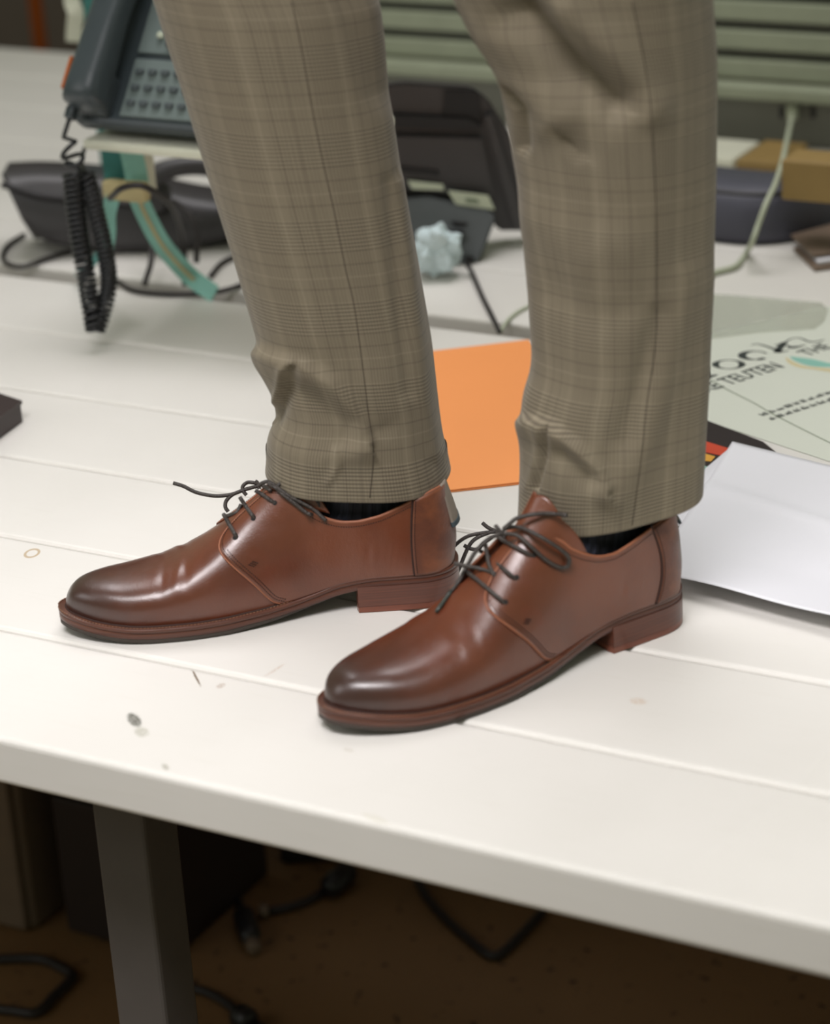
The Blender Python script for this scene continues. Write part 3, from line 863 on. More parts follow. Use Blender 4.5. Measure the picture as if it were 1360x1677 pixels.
specL = [(-40, 235, 612, 0.90), (0, 250, 628, 0.9), (60, 269, 637, 0.9), (150, 299, 646, 0.9), (300, 345, 666, 0.9), (420, 384, 685, 0.9), (520, 414, 700, 0.9), (560, 425, 706, 0.9), (590, 428, 709, 0.9), (625, 440, 712, 0.9), (660, 456, 715, 0.88), (690, 450, 718, 0.84), (720, 443, 722, 0.80), (750, 439, 730, 0.76), (772, 437, 735, 0.72)]
ridL = [([(430, 578), (500, 598), (545, 630), (590, 690), (603, 720)], 0.0080, 34, 12),
        ([(500, 645), (570, 695)], -0.0060, 26, 26),
        ([(486, 598), (470, 640), (452, 685)], -0.0060, 5, 12),
        ([(478, 600), (462, 640), (450, 670)], 0.0035, 7, 9),
        ([(450, 720), (520, 755), (590, 740)], 0.0030, 24, 24),
        ([(560, 725), (600, 720), (640, 700)], -0.0020, 14, 14),
        ([(655, 300), (672, 480), (690, 640), (708, 740)], 0.0035, 12, 20),
        ([(640, 300), (655, 480), (668, 640)], -0.0025, 14, 14),
        ([(540, 790), (555, 760), (552, 740)], 0.0022, 5, 9),
        ([(330, 20), (395, 200), (470, 420), (500, 540)], 0.003, 60, 60),
        ([(560, -20), (600, 90), (620, 150)], -0.004, 30, 30)]
specR = [(-40, 742, 1166, 0.9), (0, 762, 1167, 0.9), (40, 778, 1169, 0.9), (70, 798, 1171, 0.9), (95, 815, 1172, 0.9), (140, 821, 1172, 0.9), (200, 830, 1171, 0.9), (300, 848, 1169, 0.86), (400, 858, 1166, 0.82), (500, 866, 1163, 0.78), (580, 872, 1160, 0.74), (610, 870, 1159, 0.73), (650, 857, 1157, 0.71), (690, 852, 1155, 0.70), (760, 851, 1152, 0.66), (825, 847, 1149, 0.62)]
ridR = [([(775, 0), (815, 70), (870, 150), (905, 195)], 0.0120, 30, 40),
        ([(850, 20), (900, 70), (950, 115), (1010, 165)], -0.0170, 26, 30),
        ([(930, 20), (990, 80), (1040, 150), (1060, 175)], 0.0080, 34, 34),
        ([(835, 150), (853, 180), (852, 240)], -0.0080, 8, 12),
        ([(860, 165), (900, 200), (950, 250)], -0.0035, 16, 26),
        ([(856, 690), (900, 697), (950, 730), (985, 765), (995, 790)], 0.0090, 30, 9),
        ([(925, 742), (970, 778)], -0.0070, 20, 24),
        ([(903, 702), (888, 745), (872, 800)], -0.0060, 9, 5),
        ([(893, 702), (878, 745), (862, 800)], 0.0030, 8, 9),
        ([(1130, 460), (1090, 620), (1060, 720), (1010, 810)], 0.0045, 26, 30),
        ([(1080, 520), (1045, 640), (1020, 720)], -0.0040, 22, 22),
        ([(880, 360), (960, 420), (1010, 400)], 0.0030, 40, 40),
        ([(900, 480), (980, 520), (1040, 500)], -0.0028, 30, 34)]
tverts, tfaces, tuvs = [], [], []
seam_paths = []
def add_leg(data, top_target):
    verts, per, vlen = data; n0 = len(tverts)
    # carry on upwards to the hip
    extra = []; tc = verts[0].mean(0); base = verts[0]-tc
    for k in range(26, 0, -1):
        q = k/26; c = tc*(1-q)+np.array(top_target)*q; extra.append(c+base*(1+0.05*q)*np.array([1, 1, 1-q]))
    ev = [-(np.linalg.norm(np.array(top_target)-tc))*k/26 for k in range(26, 0, -1)]
    # turned-in hem
    inner = []
    last = verts[-1]; cc = last.mean(0)
    for dz, sc2 in ((-0.0012, 0.992), (0.001, 0.982), (0.02, 0.975)):
        inner.append(cc+(last-cc)*sc2+np.array([0, 0, dz]))
    allv = np.concatenate([np.array(extra), verts, np.array(inner)], 0)
    vl = list(ev)+list(vlen)+[vlen[-1]]*3
    nr = allv.shape[0]
    for i in range(nr):
        for j in range(NT_): tverts.append(allv[i, j]-np.array(PO))
    for i in range(nr-1):
        for j in range(NT_):
            j2 = (j+1) % NT_
            tfaces.append((n0+i*NT_+j, n0+(i+1)*NT_+j, n0+(i+1)*NT_+j2, n0+i*NT_+j2))
            p2 = per[j]+0.46/NT_
            tuvs.extend([(per[j], -vl[i]), (per[j], -vl[i+1]), (p2, -vl[i+1]), (p2, -vl[i])])
legL = trouser_leg(AL, specL, 0.0, ridL, None, 3, -0.006)
legR = trouser_leg(AR, specR, 0.012, ridR, None, 8, -0.004)
topL = legL[0][0].mean(0); topR = legR[0][0].mean(0)
mid = (topL+topR)/2; hz = 0.98
side_v = (topR-topL); side_v[2] = 0; side_v = side_v/np.linalg.norm(side_v)
hipL = np.array([mid[0], mid[1], 0])-side_v*0.085+np.array([0, 0, 0.86]); hipR = np.array([mid[0], mid[1], 0])+side_v*0.085+np.array([0, 0, 0.86])
add_leg(legL, hipL); add_leg(legR, hipR)
# seat and waist
n0 = len(tverts); nrw = 14
for i in range(nrw):
    q = i/(nrw-1); z = 0.80+0.24*q; a = 0.185-0.02*q; b = 0.125-0.01*q
    if i == 0: a *= 0.6; b *= 0.6
    for j in range(NT_):
        t = 2*np.pi*j/NT_; p = np.array([mid[0], mid[1], z])+side_v*a*np.cos(t)+np.array([-side_v[1], side_v[0], 0])*b*np.sin(t)
        tverts.append(p-np.array(PO))
for i in range(nrw-1):
    for j in range(NT_):
        j2 = (j+1) % NT_
        tfaces.append((n0+i*NT_+j, n0+i*NT_+j2, n0+(i+1)*NT_+j2, n0+(i+1)*NT_+j))
        tuvs.extend([(0.8*j/NT_, -0.24+0.24*i/nrw), (0.8*(j+1)/NT_, -0.24+0.24*i/nrw), (0.8*(j+1)/NT_, -0.24+0.24*(i+1)/nrw), (0.8*j/NT_, -0.24+0.24*(i+1)/nrw)])
me = bpy.data.meshes.new('trousers'); me.from_pydata([tuple(v) for v in tverts], [], tfaces); me.update()
uvl = me.uv_layers.new(name='UVMap'); uvl.data.foreach_set('uv', np.array(tuvs).ravel())
trousers = link('trousers', me, M['plaid'], person); tag(trousers, 'brown glen plaid wool trousers')
bpy.context.view_layer.update()
bt = BVHTree.FromPolygons([Vector(v)+PO for v in tverts], tfaces)
def on_cloth(pts, r, name, mat, lift=0.0002):
    c = []
    for p in catmull(pts, 14):
        d = ray(p[0], p[1]).normalized(); h = bt.ray_cast(CAM, d, 5)
        if h[0] is None: continue
        c.append(h[0]-d*lift-PO)
    if len(c) > 3:
        v, f = tube_geo(c, r, 5); mesh(name, v, f, mat, trousers)
on_cloth([(478, 2), (494, 80), (510, 170), (528, 260), (548, 350), (566, 440), (580, 500), (594, 600), (604, 680), (612, 740), (606, 815)], 0.00035, 'side_seam', M['seam'])
on_cloth([(1036, 2), (1052, 80), (1065, 160), (1070, 240), (1075, 330), (1076, 430), (1074, 560), (1060, 660), (1052, 740), (1036, 860)], 0.00035, 'side_seam', M['seam'])

# socks
def sock(root, name):
    Mw = root.matrix_world; vs, fs = [], []; n = 192
    levels = [(26, 66, 1.00, 34, 0.85), (60, 66, 0.90, 36, 0.84), (80, 68, 0.86, 37, 0.84), (100, 66, 0.82, 35, 0.86), (125, 60, 0.8, 31, 0.9), (150, 56, 0.8, 29, 0.95), (200, 54, 0.8, 29, 1.0)]
    lv = [np.array(l, float) for l in levels]; rows = catmull(lv, 6)
    # (z, centre x, -, half length, width ratio)
    for r_ in rows:
        z, cx, _, hl, wr = r_
        hx = hl*1.04 if z > 80 else hl*1.12
        hy = np.interp(z, [26, 60, 90, 130, 200], [16, 18.5, 20, 22, 25])
        for j in range(n):
            t = 2*math.pi*j/n; rb = 0.9 if (j//3) % 2 == 0 else 0.0
            x = cx+(hx+rb)*math.cos(t); y = (hy+rb)*math.sin(t)
            vs.append(Mw@Vector((x/1000, y/1000, z/1000))-PO)
    for i in range(len(rows)-1):
        for j in range(n):
            j2 = (j+1) % n; fs.append((i*n+j, i*n+j2, (i+1)*n+j2, (i+1)*n+j))
    me = bpy.data.meshes.new(name); me.from_pydata([tuple(v) for v in vs], [], fs); me.update()
    o = link(name, me, [M['sock'], M['sockrib']], person, smooth=False)
    for i, p in enumerate(me.polygons): p.material_index = 1 if (((i % n)//12) % 3 == 0) else 0
    return o
sock(near_shoe, 'sock'); sock(far_shoe, 'sock')
# legs under the cloth: one continuous skin
def leg_body():
    vs, es, rs = [], [], []
    pel = Vector((mid[0], mid[1], 0.93))
    vs.append(pel); rs.append(0.12)
    vs.append(pel+Vector((0, 0, 0.10))); rs.append(0.115); es.append((0, 1))
    for shoe, top, hip in ((far_shoe, topL, hipL), (near_shoe, topR, hipR)):
        ank = shoe.matrix_world@Vector((0.066, 0, 0.115)); foot = shoe.matrix_world@Vector((0.070, 0, 0.075))
        mid_ = shoe.matrix_world@Vector((0.070, 0, 0.28)); kn = Vector(top)*1.0; kn.z = 0.50
        mid_ = ank.lerp(kn, 0.55)
        hp_ = Vector(hip); th_ = kn.lerp(hp_, 0.5)
        i0 = len(vs)
        for p, r in ((hp_, 0.075), (th_, 0.068), (kn, 0.050), (mid_, 0.036), (ank, 0.015), (foot, 0.011)): vs.append(p); rs.append(r)
        es.append((0, i0)); es += [(i0+k, i0+k+1) for k in range(5)]
    me = bpy.data.meshes.new('legs'); me.from_pydata([tuple(v-PO) for v in vs], es, []); me.update()
    o = bpy.data.objects.new('legs', me); col.objects.link(o); me.materials.append(M['skin']); o.parent = person
    sk = o.modifiers.new('skin', 'SKIN'); 
    for i, v in enumerate(me.skin_vertices[0].data): v.radius = (rs[i], rs[i]); v.use_root = (i == 0)
    sb = o.modifiers.new('smooth', 'SUBSURF'); sb.levels = 1; sb.render_levels = 1
leg_body()

# ------------------------------------------------------------------ things on the desks
def sheet(name, corners, mat, lift=0.0006, nx=24, ny=24, hfun=None, thick=0.0004, parent=None, rnd=0.0):
    """a thin sheet spanning four plan corners (tl, tr, br, bl), with a height function"""
    tl, tr, br, bl = [Vector(c) for c in corners]; o0 = (tl+br)/2; o0 = Vector((o0.x, o0.y, 0)); vs, fs = [], []
    for j in range(ny+1):
        for i in range(nx+1):
            u, v = i/nx, j/ny; p = (tl*(1-u)+tr*u)*(1-v)+(bl*(1-u)+br*u)*v
            z = lift+(hfun(u, v) if hfun else 0); vs.append((p.x-o0.x, p.y-o0.y, z))
    for j in range(ny):
        for i in range(nx):
            a = j*(nx+1)+i; fs.append((a, a+nx+1, a+nx+2, a+1))
    o = mesh(name, vs, fs, mat, parent); 
    if parent is None: o.location = o0
    s_ = o.modifiers.new('thickness', 'SOLIDIFY'); s_.thickness = thick; s_.offset = 1.0
    return o
# orange folder: two leaves
zf = 0.0
c = [P(560, 595), P(866, 558), P(905, 600), P(905, 788), P(748, 806), P(600, 820)]
def polyslab(name, pts, z0, z1, mat, parent=None, org=None, bev=0.0):
    org = org or sum((Vector(p) for p in pts), Vector())/len(pts); org = Vector((org.x, org.y, 0)); bm = bmesh.new()
    lo = [bm.verts.new((p.x-org.x, p.y-org.y, z0)) for p in pts]; hi = [bm.verts.new((p.x-org.x, p.y-org.y, z1)) for p in pts]
    bm.faces.new(lo[::-1]); bm.faces.new(hi); n = len(pts)
    for i in range(n): bm.faces.new((lo[i], lo[(i+1) % n], hi[(i+1) % n], hi[i]))
    o = bobj(name, bm, mat, parent)
    if parent is None: o.location = org
    return o
fo = empty('folder', P(790, 680)); bpy.context.view_layer.update()
tag(fo, 'bright orange card folder lying on the desk between the trouser legs', 'folder')
org = P(790, 680)
polyslab('back_leaf', c, 0.0004, 0.0012, M['orange'], fo, org)
c2 = [P(560, 593, .002), P(866, 557, .002), P(903, 597, .002), P(903, 784, .002), P(748, 802, .002), P(600, 816, .002)]
polyslab('front_leaf', c2, 0.0018, 0.0026, M['orange'], fo, org)

# big printed poster on the right
pa, pb = P(1172, 612), P(1292, 575); bd = (pb-pa).normalized(); bn = Vector((-bd.y, bd.x, 0))
def pw(u, v, z=0.0012): q = pa+bd*u+bn*v; return Vector((q.x, q.y, z))
ps = [P(960, 655), P(1100, 585), P(1165, 548), P(1500, 470), P(1640, 800), P(1480, 795), P(1360, 757), P(1155, 690)]
po = polyslab('poster', ps, 0.0003, 0.0009, M['poster']); tag(po, 'large pale printed poster with dark lettering lying right of the legs', 'poster')
bpy.context.view_layer.update()
pO = Vector(po.location)
def stroke(name, pts, widths, mat, z=0.0011, sm=8):
    """flat printed stroke in poster coordinates with changing width"""
    P3 = catmull([(p[0], p[1], w_) for p, w_ in zip(pts, widths)], sm); vs, fs = [], []
    for i, p in enumerate(P3):
        a = P3[max(i-1, 0)]; b = P3[min(i+1, len(P3)-1)]; t = np.array([b[0]-a[0], b[1]-a[1]]); t /= np.linalg.norm(t)+1e-9
        n_ = np.array([-t[1], t[0]])*max(p[2], 0.0003)/2
        for s_ in (1, -1):
            q = pw(p[0]+n_[0]*s_, p[1]+n_[1]*s_, z); vs.append(q-pO)
    for i in range(len(P3)-1): fs.append((2*i, 2*i+1, 2*i+3, 2*i+2))
    return mesh(name, vs, fs, mat, po, smooth=False)
def from_px(x, y):
    q = P(x, y)-pa; return (q.dot(bd), q.dot(bn))
def zp(x, y): return from_px(1140+x*220/1360, 520+y*200/1236)   # from the enlarged crop
def ell(cx, cy, rx, ry, a0, a1, n=16, rot=0):
    out = []
    for k in range(n+1):
        a = math.radians(a0+(a1-a0)*k/n); out.append((cx+rx*math.cos(a), cy-ry*math.sin(a)))
    return out
def pst(name, pts, ws, mat, sm=4): stroke(name, [zp(*p) for p in pts], [w_*0.46/1000 for w_ in ws], mat, sm=sm)
e = ell(335, 485, 135, 45, 0, 360, 24); pst('letter', e, [17-13*abs(math.sin(math.radians(15*k))) for k in range(25)], M['ink'])
e = ell(598, 393, 130, 42, 25, 320, 20); pst('letter', e, [5+13*max(0, -math.cos(math.radians(25+295*k/20)))+(7 if k > 17 else 0) for k in range(21)], M['ink'])
pst('letter', [(560, 285), (640, 280), (740, 310), (830, 345), (850, 362)], [4, 5, 7, 9, 11], M['ink'])
pst('letter', [(820, 365), (850, 320), (880, 285), (905, 262)], [16, 16, 16, 14], M['ink'])
pst('letter', [(800, 290), (850, 280), (920, 258)], [3, 7, 3], M['ink'])
pst('letter', [(850, 355), (900, 352), (940, 342)], [8, 6, 3], M['ink'])
pst('letter', [(905, 262), (950, 232), (1010, 215), (1070, 222), (1130, 248), (1190, 258), (1250, 248), (1300, 236)], [5, 4, 4, 5, 6, 6, 5, 4], M['ink'])
pst('letter', [(930, 290), (960, 312), (1020, 308), (1070, 298), (1110, 285)], [3, 13, 12, 6, 3], M['ink'])
pst('letter', [(60, 640), (110, 615), (170, 600), (220, 590)], [22, 20, 12, 6], M['ink'])
pst('letter', [(60, 520), (90, 560), (110, 600), (130, 618)], [22, 20, 18, 14], M['ink'])
pst('letter', [(95, 525), (118, 520), (130, 512)], [8, 12, 5], M['ink'])
pst('printed_line', [(150, 640), (330, 745), (560, 860), (760, 975), (980, 1090), (1300, 1250), (1500, 1345)], [3.5]*7, M['inkthin'])
pst('printed_swoosh', [(960, 405), (1030, 430), (1130, 455), (1240, 480), (1380, 492), (1600, 470)], [4, 22, 36, 36, 22, 5], M['inkteal'])
pst('printed_swoosh', [(915, 415), (960, 460), (1060, 505), (1200, 525), (1380, 545), (1600, 560)], [3, 12, 14, 12, 20, 16], M['inksand'])
def text(body, x0, y0, x1, y1, size, mat, zz=0.0011, bold=0.0):
    cu = bpy.data.curves.new('printed_text', 'FONT'); cu.body = body; cu.size = size; cu.offset = bold; cu.resolution_u = 2
    tmp = bpy.data.objects.new('tmp', cu); dg = bpy.context.evaluated_depsgraph_get(); col.objects.link(tmp)
    bpy.context.view_layer.update(); me = bpy.data.meshes.new_from_object(tmp.evaluated_get(bpy.context.evaluated_depsgraph_get()))
    col.objects.unlink(tmp); bpy.data.objects.remove(tmp)
    a = zp(x0, y0); b = zp(x1, y1); wd = max(v.co.x for v in me.vertices); L = math.hypot(b[0]-a[0], b[1]-a[1]); an = math.atan2(b[1]-a[1], b[0]-a[0])
    for v in me.vertices:
        x = v.co.x*L/wd; y = v.co.y; u = a[0]+x*math.cos(an)-y*math.sin(an); vv = a[1]+x*math.sin(an)+y*math.cos(an)
        q = pw(u, vv, zz)-pO; v.co = q
    me.materials.clear(); link('printed_text', me, mat, po, smooth=False)
text('RE TEUTEN', 120, 765, 905, 512, 0.030, M['ink'], bold=0.0004)
text('THE', 1140, 400, 1400, 310, 0.026, M['ink'], bold=0.0004)
# two lines of small illegible print: runs of short marks
for (x0, y0, x1, y1) in ((680, 1010, 1400, 770), (770, 1050, 1420, 840)):
    q = 0.0; r_ = random.Random(int(x0))
    V0, F0 = [], []
    while q < 1:
        wl_ = r_.uniform(0.05, 0.13); a = zp(x0+(x1-x0)*q, y0+(y1-y0)*q); b = zp(x0+(x1-x0)*min(1, q+wl_), y0+(y1-y0)*min(1, q+wl_))
        nl = max(2, int(wl_*50))
        for k in range(nl):
            u = a[0]+(b[0]-a[0])*(k+0.15)/nl; v = a[1]+(b[1]-a[1])*(k+0.15)/nl; du = (b[0]-a[0])/nl*0.62; h = r_.choice([0.005, 0.005, 0.0075]); n0 = len(V0)
            for (uu, vv) in ((u, v), (u+du, v), (u+du, v+h), (u, v+h)): V0.append(pw(uu, vv, 0.0011)-pO)
            F0.append((n0, n0+1, n0+2, n0+3))
        q += wl_+0.025
    o = mesh('small_print', V0, F0, M['ink'], po, smooth=False); tag(o, kind='stuff')

# magazine peeking out beneath
mg = empty('magazine', P(1190, 745)); bpy.context.view_layer.update(); tag(mg, 'dark magazine with red and amber print peeking out between poster and white sheet', 'magazine')
mo = P(1190, 745)
polyslab('cover', [P(1060, 655), P(1150, 690), P(1250, 728), P(1290, 760), P(1240, 815), P(1060, 790)], 0.0010, 0.0030, M['mag'], mg, mo)
polyslab('print_band', [P(1080, 703, .003), P(1152, 722, .003), P(1198, 736, .003), P(1190, 748, .003), P(1080, 726, .003)], 0.0030, 0.0034, M['magred'], mg, mo)
polyslab('print_band', [P(1080, 732, .003), P(1150, 742, .003), P(1172, 748, .003), P(1165, 756, .003), P(1080, 750, .003)], 0.0030, 0.0034, M['magyel'], mg, mo)
polyslab('print_band', [P(1080, 758, .003), P(1150, 762, .003), P(1170, 768, .003), P(1160, 780, .003), P(1080, 790, .003)], 0.0030, 0.0034, M['magteal'], mg, mo)

# white sheet with a lifted front edge
def hs(u, v):
    lift = 0.030*max(0, v-0.72)**1.3*3*(0.25+0.75*u) if v > 0.72 else 0
    return 0.004+0.004*math.sin(3.1*u+1)*v+lift+0.002*math.exp(-((v-0.35-0.1*u)/0.03)**2)+0.0015*math.sin(9*u*v)
def zsheet(px, py, z): return P(px, py, z)
s1 = sheet('paper_sheet', [P(1200, 722, .005), P(1520, 800, .005), P(1520, 1042, .02), P(1060, 950, .006)], M['paper'], 0.0, 40, 40, hs)
tag(s1, 'white paper sheet beside the near heel, its front edge curling up', 'paper')
s2 = sheet('paper_sheet', [P(1192, 738, .003), P(1480, 840, .003), P(1480, 950, .003), P(1060, 850, .003)], M['paper'], 0.0036, 12, 12, None)
tag(s2, 'white paper sheet lying under the curled one, only its left edge showing', 'paper')

# clear desk pad
pd = [P(1020, 500), P(1100, 478), P(1345, 498), P(1356, 510), P(1350, 528), P(1335, 540), P(1240, 546), P(1150, 558), P(1020, 585)]
o = polyslab('desk_pad', pd, 0.0003, 0.0022, M['pad']); tag(o, 'thin clear desk pad with a rounded corner lying above the poster', 'desk pad')
pl = empty('paper_pile', P(1345, 420)); tag(pl, 'small pile of grey brown papers at the right edge before the dark case', 'papers'); bpy.context.view_layer.update()
for k, (dx, dy, z) in enumerate(((0, 0, 0.001), (6, -6, 0.005), (-4, -10, 0.010))):
    polyslab('sheet', [P(1300+dx, 412+dy), P(1420+dx, 380+dy), P(1480+dx, 425+dy), P(1335+dx, 446+dy)], z, z+0.003, [M['beige'], M['paper'], M['beige']][k], pl, P(1345, 420))

# dark box at the left edge
db = empty('storage_box', P(0, 690)); tag(db, 'dark brown box with a lid at the left edge of the desk', 'box'); bpy.context.view_layer.update()
bo = P(0, 690); top = 0.022
def poly_at(pxs, z): return [P(x, y, z) for x, y in pxs]
polyslab('box_body', poly_at([(-190, 655), (-60, 625), (33, 657), (-60, 725)], top), 0.0005, top-0.004, M['box'], db, bo)
polyslab('box_lid', poly_at([(-192, 656), (-62, 623), (36, 656), (-60, 728)], top), top-0.0035, top, M['box'], db, bo)

# crumpled tissue
bm = bmesh.new(); bmesh.ops.create_icosphere(bm, subdivisions=5, radius=1.0)
tcn = P(703, 466)
from mathutils import noise as mn
for v in bm.verts:
    n1 = mn.noise(v.co*1.9+Vector((3, 1, 7))); n2 = abs(mn.noise(v.co*4.5)); s_ = 0.82+0.35*n1+0.28*n2
    v.co = Vector((v.co.x*0.030, v.co.y*0.028, v.co.z*0.030))*s_
zmin = min(v.co.z for v in bm.verts)
for v in bm.verts: v.co.z -= zmin-0.0005
o = bobj('crumpled_tissue', bm, M['tissue'], None, smooth=True); o.location = tcn+Vector((-0.004, 0.028, 0)); tag(o, 'crumpled pale blue tissue beside the upturned phone', 'tissue')

# ---- slatted back panel
scr = empty('slatted_screen', (-0.6, 1.72, 0)); tag(scr, 'grey green horizontal slatted metal screen rising behind the desks', 'screen'); bpy.context.view_layer.update()
so = Vector((-0.6, 1.72, 0)); YS = 1.70
def zat(px, py): return V(px, py, YS).z
xl = V(560, 100, YS).x; xr = 0.9; xc = (xl+xr)/2; wd = xr-xl
zb0 = zat(1265, 162); zb1 = zat(1265, 5)
print('screen', xl, zb0, zb1, 'bottom', zat(1265, 262))
box('base_panel', Vector((xc, YS+0.02, zb0/2+0.001))-so, (wd, 0.014, zb0-0.002), M['panel'], scr)
def slatz(py): return zat(1265, py)
rail = box('rail', Vector((xc, YS, (slatz(162)+slatz(138))/2))-so, (wd, 0.030, slatz(138)-slatz(162)), M['slat'], scr, None, 0.004)
pit = (slatz(2)-slatz(98))/2
for k in range(7):
    z0 = slatz(134)+k*pit; hh = pit*0.68
    box('slat', Vector((xc, YS+0.012, z0+hh/2))-so, (wd, 0.014, hh), M['slat'], scr, None, 0.003)
box('back_plate', Vector((xc, YS+0.026, slatz(134)+pit*3.5))-so, (wd, 0.006, pit*7), M['panel'], scr)
for px in (1281, 1332):
    q = V(px, 184, YS+0.012); box('slot', Vector((q.x, YS+0.0125, q.z))-so, (0.007, 0.003, 0.016), M['black'], scr, None, 0.001)

# plugged white cable
wc = [V(1300, 183, YS+0.005), V(1297, 195, YS-0.04), V(1290, 228, 1.50), V(1282, 265, 1.34), V(1271, 300, 1.27), V(1256, 332, 1.235), V(1243, 367, 1.22), V(1232, 398, 1.21)]
wc = [Vector(p) for p in wc]; wc += [P(1224, 412, .0042), P(1205, 436, .0042), P(1165, 448, .0042), P(1120, 470, .0042)]
o0 = Vector(wc[0]); cb = tube('white_cable', [p-o0 for p in wc], 0.0032, M['whitecable']); cb.location = o0; tag(cb, 'pale thin cable hanging from the grey screen base down onto the desk', 'cable')
pgb = box('plug', Vector((0, -0.004, 0)), (0.014, 0.012, 0.020), M['whitecable'], cb, None, 0.003)

# mustard boxes and dark case at the right
def boxpx(name, pxl, pxr, pyt, pyb, Y, depth, mat, label, cat, group=None):
    a = V(pxl, pyb, Y); b = V(pxr, pyb, Y); t_ = V(pxl, pyt, Y); z0 = a.z; z1 = t_.z
    cen = Vector(((a.x+b.x)/2, Y+depth/2, 0)); o = box(name, Vector((0, 0, (max(z0, 0.001)+z1)/2)), (b.x-a.x, depth, z1-max(z0, 0.001)), mat, None, None, 0.003)
    o.location = cen; tag(o, label, cat, group); return o
q_ = P(1279, 328, 0.066); q2_ = V(1480, 340, q_.y); zt_ = V(1279, 262, q_.y).z
yb = box('cardboard_box', (0, 0, (zt_-0.066)/2), (q2_.x-q_.x, 0.05, zt_-0.066), M['yellow'], None, None, 0.003); yb.location = ((q_.x+q2_.x)/2, q_.y+0.026, 0.066)
tag(yb, 'mustard cardboard box resting on top of the blue grey case at the right edge', 'box'); print('yellow', q_, zt_)
boxpx('cardboard_box', 1206, 1277, 262, 400, 1.56, 0.10, M['yellow'], 'flat mustard cardboard box standing on the desk just below the screen, behind the case', 'box', None)
boxpx('white_box', 1090, 1203, 252, 380, 1.58, 0.09, M['white'], 'off white box corner beside the right trouser leg, below the screen', 'box')
# dark bowl-fronted case
def dark_case():
    t = empty('desk_case', P(1265, 398)); tag(t, 'blue grey case with a curved front under the hanging cable', 'case'); bpy.context.view_layer.update()
    org = P(1265, 398); rows = []
    front = [P(1080, 385), P(1170, 397), P(1230, 402), P(1290, 398), P(1340, 385), P(1400, 360), P(1470, 320)]
    fr = catmull([list(p) for p in front], 6); H = 0.062; vs, fs = [], []; prof = [(0.000, 0.0), (-0.004, 0.012), (0.0, 0.040), (0.006, 0.052), (0.02, H), (0.10, H-0.004), (0.11, H-0.02)]
    back = Vector((0, 1, 0))
    for p in fr:
        for dy, z in prof: vs.append(Vector(p)+back*dy+Vector((0, 0, z+0.001))-org)
    n = len(prof)
    for i in range(len(fr)-1):
        for j in range(n-1): fs.append((i*n+j, (i+1)*n+j, (i+1)*n+j+1, i*n+j+1))
    o = mesh('case_body', vs, fs, M['darkcase'], t); s_ = o.modifiers.new('t', 'SOLIDIFY'); s_.thickness = 0.003; s_.offset = -1
    v, f = tube_geo([Vector(p)+Vector((0, 0.012, H-0.006))-org for p in fr], 0.0035, 6); mesh('rim', v, f, M['black'], t)
dark_case()

